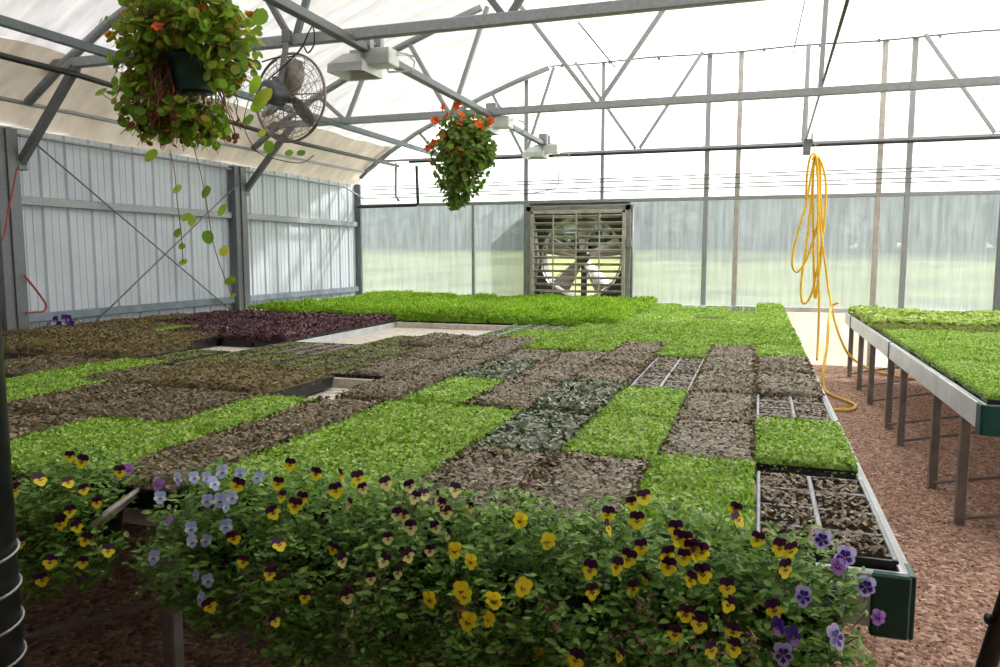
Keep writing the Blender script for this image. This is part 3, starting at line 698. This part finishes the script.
# rows from the viola edge (r0) to the end wall; one string of kinds per column, counted from the aisle
LAY = [
 ['C', 'G', 'C', 'B', 'B', 'G', 'GB', 'GB', 'GB', 'GB', 'GB', 'GB', 'GB'],
 ['G', 'B', 'B', 'B', 'B', 'B', 'GB', 'GB', 'GB', 'GB', 'GB', 'CG', 'CG'],
 ['B', 'G', 'G', 'C', 'C', 'GB', 'GB', 'GB', 'GB', 'CG', 'GB', 'GB', 'CG'],
 ['B', 'D', 'D', 'B', 'B', 'B', 'GB', 'GB', 'GB', 'GB', 'GB', 'GB', '-'],
 ['G', 'G', 'B', 'B', 'B', 'GB', 'GB', 'GB', 'GB', 'GB', 'GB', 'GB', 'GB'],
 ['G', 'G', 'G', 'D', 'B', 'GB', 'GB', 'GB', 'L', 'L', 'L', 'L', 'L'],
 ['B', 'B', 'B', 'B', 'B', 'B', 'GB', 'CG', 'L', 'L', 'L', 'L', 'L'],
 ['G', 'G', '-', 'B', 'B', 'B', 'CG', 'CG', 'L', 'L', 'L', 'L', 'L'],
 ['G', 'B', 'BO', 'O', 'O', 'B', '-', '-', 'L', 'L', 'L', 'L', 'L'],
 ['B', 'B', 'BO', 'O', 'O', 'O', '-', '-', 'L', 'L', 'L', 'L', 'L'],
 ['B', 'B', 'BO', 'O', 'C', '-', '-', '-', 'L', 'L', 'L', 'L', 'L'],
 ['G', 'G', 'B', 'O', 'O', '-', '-', '-', 'L', 'L', 'L', 'L', 'L'],
 ['-', 'G', 'G', 'O', '-', 'P', 'P', 'P', 'L', 'L', 'L', 'L', 'L'],
 ['-', '-', 'B', 'BO', '-', 'P', 'P', 'P', 'L', 'L', 'L', 'L', 'L'],
 ['-', '-', 'B', 'BO', 'BO', 'P', 'P', 'P', 'L', 'L', 'L', 'L', 'L'],
 ['-', '-', '-', 'BO', 'BO', 'P', 'P', 'P', 'L', 'L', 'L', 'L', 'L'],
 ['-', '-', '-', 'BO', 'BO', 'G', 'P', 'P', 'L', 'L', 'L', 'L', 'L'],
 ['-', '-', '-', 'BO', 'BO', 'BO', 'P', 'P', 'L', 'L', 'L', 'L', 'L'],
 ['-', '-', '-', '-', 'BO', 'BO', 'BO', 'P', '-', '-', '-', '-', '-'],
]
XC = []
for k in range(len(LAY)):
    x = .375-.356*(k+.5)
    if k >= 6: x -= .035
    if k >= 12: x -= .04
    XC.append(x)
for k, colm in enumerate(LAY):
    for j, kind in enumerate(colm):
        if kind == '-': continue
        y = 2.095+.745*(j+.5) + (.10 if (k == 0 and j > 0) else 0) - (.13 if 6 <= k <= 11 and j < 3 and (k, j) != (6, 2) else 0) + {0: -.09, 1: -.09, 2: .03}.get(j, 0)*(3 <= k <= 5) - (.04 if k == 2 and j < 2 else 0)
        if y > 11.55: continue
        z = BZ+.002 + (.0 if kind not in ('BO',) else .012)
        lab = f'tray of {DESC[kind]}, {ORD[k]} column from the aisle, {ORD[j]} row behind violas'
        put_tray(kind, XC[k], y, z, lab, 'trays of '+DESC[kind])
# right bench
RL = ['G', 'G', 'G', 'G', 'G', 'GO', 'Y', 'Y', 'Y']
for k in range(6):
    for j in range(9):
        x = 1.20+.356*(k+.5); y = 4.66+.74*(j+.5)
        kind = RL[j]
        if j == 8 and k > 0: kind = 'GB'
        lab = f'tray of {DESC[kind]} on right bench, {ORD[k]} column, {ORD[j]} row from front'
        put_tray(kind, x, y, BZ+.002, lab, 'right bench trays of '+DESC[kind])

# ------------------------------------------------------------------ violas along the bench front
def flower_mesh(kind, s):
    cols = {'YP': ('pplum', 'pyellow', 'pyellow', 'pdark'), 'CP': ('pplum', 'pcream', 'pcream', 'pdark'), 'YY': ('pyellow', 'pyellow', 'pyellow', 'pdark'), 'BW': ('pblue', 'pwhite', 'pblue', 'pdark'),
            'LV': ('plav', 'plav', 'plav', 'pviolet'), 'VW': ('ppale', 'ppale', 'ppale', 'pviolet'), 'VD': ('pviolet', 'pviolet', 'plav', 'pdark')}[kind]
    mb = MB()         # faces -Y, up is +Z, unit radius ~ s
    def petal_(ang, r0, rx, ry, yo, slot):
        mb.cur = slot
        d = Vector((math.sin(ang), 0, math.cos(ang))); x = Vector((math.cos(ang), 0, -math.sin(ang)))
        c = d*r0; vs = [Vector((0, yo-.02*s, 0))]
        for i in range(9):
            a = -2.5+5.0*i/8
            p = c+d*(math.cos(a)*ry)+x*(math.sin(a)*rx); rr = p.length
            vs.append(p+Vector((0, yo-.20*rr+.10*s*(rr/s)**2+.02*s*math.sin(i*2.4), 0)))
        mb.add(vs, [(0, i, i+1) for i in range(1, 9)], True)
    petal_(-.50, .62*s, .50*s, .50*s, .10*s, 0); petal_(.50, .62*s, .50*s, .50*s, .12*s, 0)
    petal_(-1.75, .45*s, .38*s, .42*s, .03*s, 1); petal_(1.75, .45*s, .38*s, .42*s, .04*s, 1)
    petal_(PI, .48*s, .52*s, .46*s, 0, 2)
    k = .62 if kind in ('VW',) else .26
    mb.cur = 3
    for a in ((PI, -1.9, 1.9) if kind != 'VW' else (PI, -1.8, 1.8, -.5, .5)):
        d = Vector((math.sin(a), 0, math.cos(a))); x = Vector((math.cos(a), 0, -math.sin(a)))
        ln = k*s*1.1
        mb.add([Vector((0, -.05*s, 0)), d*ln*.7-x*ln*.35+Vector((0, -.12*s, 0)), d*ln+Vector((0, -.14*s, 0)), d*ln*.7+x*ln*.35+Vector((0, -.12*s, 0))], [(0, 1, 2, 3)])
    mb.cur = 4; mb.disc(Vector((0, -.09*s, 0)), Vector((0, -1, 0)), .09*s, 6, -.3)
    mb.cur = 5; mb.tube([(0, .06*s, 0), (0, .5*s, .05*s), (0, .8*s, -.3*s), (0, 1.1*s, -1.6*s)], .05*s, 5)
    return mb.mesh('flower', list(cols)+['porange', 'stem'])
FS = {'YP': .0245, 'CP': .0215, 'YY': .0265, 'BW': .0225, 'LV': .0225, 'VW': .030, 'VD': .027}
FLOW = {k: flower_mesh(k, v) for k, v in FS.items()}
def bush(mb, spheres, n, q, Lm=.026):
    ws = [s[3]*s[4]+s[4]*s[5] for s in spheres]; tot = sum(ws)
    for s_, w_ in zip(spheres, ws):
        for i in range(int(n*w_/tot)):
            v = Vector((q.gauss(0, 1), q.gauss(0, 1), q.gauss(0, 1))).normalized(); rr = q.random()**.35
            if q.random() < .12: rr *= q.uniform(1.0, 1.22)
            p = Vector(s_[:3])+Vector((v.x*s_[3], v.y*s_[4], v.z*s_[5]))*rr
            # rosette sprig
            up_ = Vector((v.x*.8, v.y*.9-.15, .75+q.uniform(-.3, .3))).normalized()
            for m in range(3):
                a = q.uniform(0, 2*PI); sd = Vector((math.cos(a), math.sin(a), q.uniform(-.1, .5)))
                d = (up_*.35+sd).normalized(); L = Lm*q.uniform(.6, 1.3)
                mb.leaf(p+Vector((q.gauss(0, .006), q.gauss(0, .006), q.gauss(0, .006))), d, (up_+Vector((q.gauss(0, .3), q.gauss(0, .3), .3))), L, L*q.uniform(.36, .52), .12, 3)
            if q.random() < .25: mb.tube([p-up_*.05, p], .0014, 4, False)
VI = [  # (label, pot x, planter width, spheres(x,y,z,rx,ry,rz), leaves)
 ('viola clump with yellow flowers left of the glossy plastic strip', -2.10, [(-2.06, 1.80, .83, .17, .17, .11), (-2.22, 1.80, .74, .20, .16, .16), (-2.02, 1.76, .68, .14, .12, .15), (-2.2, 1.74, .58, .14, .1, .12)], 620),
 ('viola clump with pale blue flowers right of the glossy plastic strip', -1.52, [(-1.50, 1.82, .80, .19, .17, .14), (-1.58, 1.76, .69, .17, .14, .16), (-1.46, 1.74, .60, .12, .1, .12)], 560),
 ('viola clump with yellow and plum flowers beside the pale blue ones', -1.20, [(-1.20, 1.82, .80, .20, .17, .14), (-1.20, 1.75, .68, .18, .14, .18), (-1.16, 1.70, .55, .14, .1, .13)], 600),
 ('viola clump crowded with cream and plum flowers', -.90, [(-.90, 1.82, .82, .19, .17, .13), (-.90, 1.75, .70, .18, .14, .18), (-.92, 1.70, .55, .17, .1, .14)], 600),
 ('viola clump with plain yellow flowers in mid row', -.62, [(-.63, 1.82, .80, .18, .17, .13), (-.63, 1.74, .68, .17, .14, .18), (-.63, 1.70, .54, .16, .1, .14)], 580),
 ('viola clump with yellow flowers left of the plum and yellow crowd', -.37, [(-.38, 1.82, .80, .17, .17, .13), (-.38, 1.74, .68, .17, .14, .18), (-.38, 1.70, .54, .16, .1, .14)], 560),
 ('viola clump most crowded with yellow and plum flowers, before green seedlings', -.13, [(-.14, 1.82, .81, .18, .17, .14), (-.14, 1.74, .68, .17, .14, .18), (-.14, 1.69, .54, .15, .1, .14)], 580),
 ('viola clump with white and violet flowers next to the green corner cap', .13, [(.10, 1.85, .77, .17, .15, .13), (.12, 1.80, .66, .17, .14, .15), (.08, 1.74, .54, .16, .1, .13)], 560),
]
FLP = {  # flower places read off the photograph, per clump
 0: ('YP', [(70, 457), (82, 462), (120, 472), (68, 483), (84, 490), (97, 503), (70, 512), (62, 521), (77, 527), (85, 540), (60, 524), (50, 562), (22, 543), (108, 551), (42, 580), (83, 563), (15, 490), (40, 480), (128, 470)]),
 1: ('BW', [(158, 485), (160, 498), (194, 478), (214, 484), (207, 478), (220, 501), (226, 507), (207, 501), (232, 498), (226, 527), (191, 529), (192, 542), (206, 541), (168, 522), (154, 558), (196, 576), (208, 581), (201, 599), (240, 474), (258, 478), (222, 472), (178, 479)]),
 2: ('YP', [(237, 486), (278, 484), (282, 497), (295, 506), (273, 513), (234, 538), (279, 545), (243, 562), (270, 574), (305, 597), (275, 621), (210, 606), (290, 465), (316, 474), (341, 475), (336, 491), (302, 499), (333, 549)]),
 3: ('CP', [(358, 479), (386, 484), (397, 515), (404, 517), (411, 528), (388, 539), (436, 528), (408, 556), (430, 551), (363, 489), (349, 504), (415, 498), (440, 505), (446, 513), (384, 561), (342, 561), (347, 597), (448, 535), (424, 495), (410, 487), (371, 579), (455, 490), (437, 497), (470, 507), (398, 573), (353, 613)]),
 4: ('YY', [(520, 521), (548, 542), (455, 551), (471, 562), (461, 591), (465, 597), (494, 601), (523, 588), (430, 600), (468, 622), (489, 620), (541, 655)]),
 5: ('YP', [(590, 570), (592, 592), (617, 567), (628, 559), (641, 548), (633, 589), (608, 515), (637, 521), (644, 498), (632, 504), (608, 528), (646, 580), (576, 660), (620, 655)]),
 6: ('YP', [(668, 567), (686, 541), (695, 554), (684, 558), (703, 574), (691, 580), (702, 552), (727, 588), (735, 510), (738, 520), (679, 539), (757, 540), (676, 530), (675, 634), (699, 624), (711, 650), (733, 632), (686, 614), (729, 605), (734, 648), (667, 555), (692, 549)]),
 7: ('VW', [(803, 597), (836, 638), (783, 655), (838, 567), (845, 558), (778, 627), (793, 637), (822, 540), (878, 618), (774, 610), (779, 548), (790, 551), (785, 569), (866, 587)]),
}
SPEC = {(7, 4): 'VW', (7, 5): 'VD', (7, 6): 'VD', (7, 9): 'YP', (7, 10): 'YP', (7, 11): 'YP', (7, 12): 'YP', (1, 13): 'LV', (1, 0): 'LV', (3, 0): 'YP', (0, 18): 'LV', (7, 3): 'LV', (7, 8): 'LV', (7, 7): 'VW'}
def surf(px, py, sph):
    """first hit of the sight line with the clump's lobes, else its nearest approach"""
    d = ray(px, py).normalized(); best = None; near = None
    for s_ in sph:
        S = Vector(s_[:3]); sc = Vector((1/s_[3], 1/s_[4], 1/s_[5]))
        o = Vector((EYE[i]-S[i])*sc[i] for i in range(3)) if False else Vector([(EYE[i]-S[i])*sc[i] for i in range(3)])
        dd = Vector([d[i]*sc[i] for i in range(3)])
        A = dd.dot(dd); B = o.dot(dd); Cc = o.dot(o)-1; D = B*B-A*Cc
        if D >= 0:
            t_ = (-B-math.sqrt(D))/A
            if best is None or t_ < best: best = t_
        t_ = -B/A; dist = (o+dd*t_).length
        if near is None or dist < near[0]: near = (dist, t_)
    return EYE+d*((best if best is not None else near[1])-.042)
for i, (lab, px_, sph, n) in enumerate(VI):
    sph = [(a, b+(.07 if k == 0 else .03), c+(.075 if k == 0 else .05), rx, ry, rz*(1.05 if k == 0 else 1)) for k, (a, b, c, rx, ry, rz) in enumerate(sph)]
    q = random.Random(50+i)
    t = thing('viola_plant', lab, 'flowering plant', (px_, 1.93, .70), 'violas along the front of the benches')
    mb = MB(); prof = [(.0, 0), (.085, 0), (.105, .12), (.112, .12), (.112, .135), (.098, .135), (.095, .115), (0, .115)]
    mb.lathe((px_, 1.93, .69), prof, 20); mb.bar((px_-.03, 2.02, .82), (px_-.03, 2.075, .865), .02, .006); mb.bar((px_+.03, 2.02, .82), (px_+.03, 2.075, .865), .02, .006)
    part('pot', mb, 'potblack', t)
    mb = MB(); bush(mb, sph, int(n*2.1), q); part('foliage', mb, 'violaleaf', t, 'stuff')
    kd, pl = FLP[i]
    for j, (fx, fy) in enumerate(pl):
        p = surf(fx, fy, sph); k_ = SPEC.get((i, j), kd)
        o = bpy.data.objects.new('flower', FLOW[k_]); COL.objects.link(o); o.parent = t
        o.location = p-wloc(t); sc = q.uniform(.76, 1.0); o.scale = (sc, sc, sc)
        yaw = q.gauss(0, .55) + math.atan2(-p.x, p.y)*.8; o.rotation_euler = (q.gauss(-.25, .25), q.gauss(0, .2), yaw)

# small violet flowers beyond the olive brown trays by the wall
def tuft(loc, lab, name, cat, n, L, mat, fl, spread):
    t = thing(name, lab, cat, loc); mb = MB(); q = random.Random(int(loc[0]*100)); c = Vector(loc)
    bush(mb, [(c.x, c.y, c.z+.12, spread, spread, .10)], n, q, L); part('foliage', mb, mat, t, 'stuff')
    mb = MB(); mb.lathe(c, [(0, 0), (.06, 0), (.075, .1), (.08, .1), (.08, .11), (0, .10)], 14); part('pot', mb, 'potblack', t)
    for i in range(fl):
        o = bpy.data.objects.new('flower', FLOW['VD']); COL.objects.link(o); o.parent = t
        o.location = (q.uniform(-spread, spread), -spread*q.uniform(.3, 1), .14+q.uniform(-.03, .1)); o.rotation_euler = (-.2, 0, q.uniform(0, .8)); o.scale = (1.25,)*3
tuft((-6.35, 5.75, BZ), 'small viola with violet flowers by the ribbed wall, beyond the olive brown trays', 'viola_plant', 'flowering plant', 60, .03, 'violaleaf', 9, .13)

# ------------------------------------------------------------------ hanging baskets
def nast_flower(mb, p, q, s):
    n = Vector((q.gauss(0, .6), q.gauss(-.7, .4), q.gauss(.3, .4))).normalized()
    a = Vector((0, 0, 1)) if abs(n.z) < .9 else Vector((1, 0, 0)); x = n.cross(a).normalized(); y = n.cross(x)
    for k in range(5):
        an = 2*PI*k/5+q.random()*.3; d = x*math.cos(an)+y*math.sin(an)
        mb.leaf(p, (d+n*.35).normalized(), n, s, s*.85, .1, 3)
def basket(c, lab, pot_r, pot_h, lobes, nleaf, lsize, mats, nfl, fls, hang_top, seed, dry=0, trails=(), flower_lobe=None):
    q = random.Random(seed); c = Vector(c)
    t = thing('hanging_basket', lab, 'hanging basket', c, 'hanging nasturtium baskets')
    mb = MB(); mb.lathe(c, [(0, 0), (pot_r*.78, 0), (pot_r*.80, .01), (pot_r*.97, pot_h*.86), (pot_r*1.04, pot_h*.86), (pot_r*1.06, pot_h), (pot_r*.96, pot_h), (pot_r*.94, pot_h*.9), (0, pot_h*.9)], 28); part('pot', mb, 'pot', t)
    mb = MB(); tip = Vector((c.x, c.y, hang_top))
    for k in range(3):
        an = 2*PI*k/3+.5; mb.tube([c+Vector((pot_r*math.cos(an), pot_r*math.sin(an), pot_h)), tip-Vector((0, 0, .08))], .003, 5)
    mb.tube([tip-Vector((0, 0, .09)), tip, tip+Vector((.03, 0, .03)), tip+Vector((.045, 0, .0))], .004, 5); part('hanger', mb, 'cable', t)
    groups = {m: MB() for m in mats}; st = MB()
    tot = sum(l[3]*l[5] for l in lobes)
    for l in lobes:
        for i in range(int(nleaf*l[3]*l[5]/tot)):
            v = Vector((q.gauss(0, 1), q.gauss(0, 1), q.gauss(0, 1))).normalized(); rr = q.random()**.4
            if q.random() < .1: rr *= 1.15
            p = c+Vector(l[:3])+Vector((v.x*l[3], v.y*l[4], v.z*l[5]))*rr
            if (p-c).xy.length < pot_r*1.0 and 0 < p.z-c.z < pot_h: continue
            if p.y < c.y+.02 and abs(p.x-c.x-.02) < pot_r*.95 and -.03 < p.z-c.z < pot_h*.9 and dry: continue
            b = groups[mats[0] if rr > .75 or len(mats) == 1 else q.choice(mats)]
            n = (v*.8+Vector((q.gauss(0, .5), q.gauss(-.2, .5), q.gauss(.5, .5))))
            s_ = lsize*q.uniform(.55, 1.35)
            b.disc(p, n, s_, 9 if lsize > .03 else 7, .18)
            if q.random() < .3: st.tube([p, p+Vector((q.gauss(0, .03), q.gauss(0, .03), -.05)), p+(c+Vector((0, 0, pot_h))-p)*.35], .0018, 4, False)
    for i in range(dry):
        an = q.uniform(.2, 2.6) if q.random() < .2 else q.uniform(2.7, 4.0)
        r0 = pot_r*q.uniform(.9, 1.15); p = c+Vector((math.cos(an)*r0, math.sin(an)*r0, pot_h*q.uniform(.8, 1.15))); pts = [p]
        for k in range(7):
            p = p+Vector((math.cos(an)*q.uniform(-.01, .035)+q.gauss(0, .015), math.sin(an)*q.uniform(-.01, .03)+q.gauss(0, .015), -q.uniform(.03, .08))); pts.append(p)
        st.tube(pts, .0028, 4, False)
        if q.random() < .8: groups.setdefault('dry', MB()).disc(p, Vector((q.gauss(0, 1), q.gauss(0, 1), q.gauss(0, 1))), q.uniform(.014, .03), 6, .5)
    for tr in trails:
        pts = [Vector(p) for p in tr[0]]; st.tube(smooth(pts, 4), .0026, 5, False)
        for (p, s_) in tr[1]:
            groups[mats[0]].disc(Vector(p), Vector((q.gauss(0, .3), -1, q.gauss(.45, .3))), s_, 10, .12)
    for m, b in groups.items():
        if b.v: part('foliage' if m != 'dry' else 'dry_leaves', b, m, t, 'stuff')
    if st.v: part('stems', st, 'brownstem' if dry else 'stem', t, 'stuff')
    fl_l = flower_lobe or lobes
    for i in range(nfl):
        l = q.choice(fl_l); v = Vector((q.gauss(0, 1), q.gauss(-.6, .8), q.gauss(.2, .8))).normalized()
        p = c+Vector(l[:3])+Vector((v.x*l[3], v.y*l[4], v.z*l[5]))*q.uniform(.95, 1.1)
        mb = MB(); nast_flower(mb, p, q, fls); part('flower', mb, 'orange', t)
    return t
PC = atX(195, 93, -3.1); YP = PC.y
def P1(x, y, dy=0): return atY(x, y, YP-.12+dy)
tr = [([P1(170, 150), P1(175, 175), P1(177, 200), P1(181, 230), P1(183, 262)], [(P1(177, 189), .033), (P1(186, 217), .036), (P1(182, 246), .022), (P1(177, 232), .03), (P1(183, 262), .026), (P1(178, 234), .025)]),
      ([P1(193, 145), P1(200, 170), P1(206, 200), P1(215, 250), P1(232, 296)], [(P1(206, 192), .04), (P1(222, 210), .04), (P1(192, 221), .032), (P1(208, 237), .04), (P1(224, 251), .034), (P1(230, 281), .034), (P1(233, 296), .022)]),
      ([P1(250, 95), P1(244, 125), P1(256, 150), P1(272, 158), P1(300, 163), P1(314, 155)], [(P1(248, 120), .04), (P1(262, 133), .03), (P1(269, 147), .035), (P1(289, 153), .024), (P1(301, 153), .024), (P1(263, 97), .07), (P1(255, 85), .06), (P1(258, 105), .05)]),
      ([P1(120, 90), P1(112, 100), P1(100, 92)], [(P1(101, 92), .04), (P1(115, 90), .04), (P1(128, 78), .06), (P1(151, 88), .06), (P1(151, 155), .048), (P1(123, 122), .034), (P1(133, 127), .02)]),
      ([P1(245, 20), P1(252, 14), P1(258, 8)], [(P1(260, 17), .05), (P1(257, 30), .035), (P1(248, 22), .02)])]
basket((PC.x, PC.y, PC.z), 'large hanging basket with a dark green pot, trailing vines reaching toward the wall', .135, .21,
       [(-.06, 0, .36, .40, .34, .20), (-.30, -.05, .20, .20, .20, .26), (.26, -.02, .22, .16, .20, .28), (-.22, -.06, -.08, .24, .2, .20), (0, .02, -.16, .20, .18, .16), (-.02, -.1, .46, .34, .24, .12), (.05, -.22, .30, .22, .06, .08)],
       2300, .027, ['nast', 'nast2'], 14, .036, 3.26, 4, 130, tr)
BC = atX(465, 158, -3.1)
basket((BC.x, BC.y, BC.z), 'small dense hanging basket with orange flowers, below the middle lamp', .15, .2,
       [(-.02, -.02, .28, .33, .28, .24), (-.02, -.06, .04, .36, .30, .30), (-.05, -.05, -.22, .29, .24, .24), (-.08, -.05, -.44, .16, .14, .13), (.16, 0, .1, .22, .2, .26)],
       2900, .026, ['nast3', 'nast2'], 34, .05, 3.26, 9, 0, (), [(-.02, -.02, .34, .33, .28, .22), (-.02, -.02, .38, .33, .28, .2), (-.14, -.06, .06, .26, .28, .2)])

# ------------------------------------------------------------------ yellow hose on its bracket
mb = MB(); bp = atY(807, 147, 11.72); mb.box((bp.x, bp.y+.02, bp.z), (.10, .08, .22)); mb.box((bp.x+.06, bp.y, bp.z+.10), (.02, .06, .16)); mb.tube([bp+Vector((.06, 0, .1)), bp+Vector((.10, -.1, .0)), bp+Vector((.16, -.1, .04))], .012, 6)
mb.tube([bp+Vector((.06, .02, .12)), bp+Vector((.06, .05, .22))], .01, 6)
solo('hose_bracket', mb, 'galvdark', 'grey bracket on the black pipe holding up the yellow hose', 'bracket', None, bp)
HY = 11.60
def h(x, y, dy=0): return atY(x, y, HY+dy)
pts = [h(806, 200, .05), h(807, 175), h(810, 158, -.03), h(815, 154, -.03), h(820, 165), h(820, 200), h(816, 230), h(806, 260, .04), h(797, 272, .05), h(792, 262, .05), h(797, 235, .03), h(806, 205), h(811, 175, -.03), h(815, 157, -.05),
       h(821, 162, -.06), h(826, 185, -.05), h(824, 225, -.03), h(819, 260), h(811, 295, .03), h(803, 303, .03), h(801, 285, .04), h(807, 240), h(812, 190, .02), h(815, 158), h(819, 175), h(822, 240), h(817, 290), h(815, 297), h(814, 280), h(813, 200), h(814, 158, -.05),
       h(817, 170, -.07), h(821, 230, -.05), h(826, 270, -.05), h(829, 292, -.1), h(834, 318, -.3), h(841, 340, -.5), h(851, 357, -.6)]
pts += [atZ(870, 369, .05), atZ(895, 376, .02), atZ(925, 380, .02)]
mb = MB(); mb.tube(smooth(pts, 5), .0165, 8)
pts = [h(812, 160, -.08), h(816, 156, -.1), h(818, 180, -.08), h(818, 250, -.06), h(819, 300, -.05), h(818, 340, -.1), h(817, 360, -.3)]
mb.tube(smooth(pts, 5), .0165, 8)
pts = [atX(838, 303, 1.06)+Vector((0, 0, 0)), atX(832, 306, 1.0), h(829, 318, -.9), h(827, 345, -1.2), h(823, 372, -1.6)]
pts += [atZ(824, 388, .03), atZ(832, 395, .02), atZ(845, 400, .02), atZ(855, 405, .02), atZ(852, 409, .02), atZ(840, 410, .02), atZ(828, 409, .02)]
mb.tube(smooth(pts, 6), .0165, 8)
solo('garden_hose', mb, 'yellow_hose', 'yellow hose hung in long loops and trailing onto the gravel', 'hose', None, h(815, 158))

# ------------------------------------------------------------------ near post and tripod
mb = MB(); pc = atY(10, 600, 1.25)-Vector((.054, 0, 0)); r_ = .055
t = thing('wrapped_post', 'dark round post wound with wire at the left edge', 'post', (pc.x, 1.25, 0))
mb.lathe((pc.x, 1.25, 0), [(0, 0), (r_, 0), (r_, 2.6), (r_*.9, 2.62), (0, 2.62)], 24); part('shaft', mb, 'rust', t)
mb = MB(); mb.tube([(pc.x+(r_+.003)*math.cos(a), 1.25+(r_+.003)*math.sin(a), .1+a/(2*PI)*.085) for a in [i*.25 for i in range(270)]], .004, 5); part('wire', mb, 'wire', t)
a = atY(982, 680, 1.55); b = atY(1021, 560, 1.55); d = (b-a).normalized()
t = thing('tripod', 'black tripod leg at the lower right corner, on the gravel', 'tripod', (a-d*(a.z/d.z)))
mb = MB(); mb.tube([a-d*(a.z/d.z), a-d*.1], .011, 10); part('lower_leg', mb, 'blackplastic', t)
mb = MB(); mb.tube([a-d*.12, b+d*.5], .0165, 10); part('upper_leg', mb, 'blackplastic', t)
k_ = a+(b-a)*.50; mb = MB(); mb.tube([k_, k_-rt*.022+up*.004], .007, 8); mb.tube([k_-rt*.019+up*.003, k_-rt*.026+up*.004], .010, 10); part('clamp_knob', mb, 'blackplastic', t)

# ------------------------------------------------------------------ light
w = bpy.data.worlds.new('world'); SC.world = w; w.use_nodes = True
nt = w.node_tree; nt.nodes.clear()
bg = nt.nodes.new('ShaderNodeBackground'); out = nt.nodes.new('ShaderNodeOutputWorld'); nt.links.new(bg.outputs[0], out.inputs[0])
bg.inputs[0].default_value = (.98, .985, 1, 1); bg.inputs[1].default_value = 2.4
sun = bpy.data.lights.new('sun', 'SUN'); sun.energy = 7.5; sun.angle = math.radians(3); sun.color = (1, .96, .9)
so = bpy.data.objects.new('sun', sun); COL.objects.link(so); so.location = (6, 20, 12)
so.rotation_euler = Vector((-.66, -.52, -.55)).to_track_quat('-Z', 'Y').to_euler()
SC.view_settings.view_transform = 'Standard'; SC.view_settings.look = 'None'; SC.view_settings.gamma = 1; SC.view_settings.exposure = .85
SC.view_settings.use_curve_mapping = False
SC.cycles.use_denoising = True; SC.cycles.max_bounces = 10; SC.cycles.diffuse_bounces = 5; SC.cycles.transmission_bounces = 8; SC.cycles.transparent_max_bounces = 12
SC.cycles.sample_clamp_indirect = 8
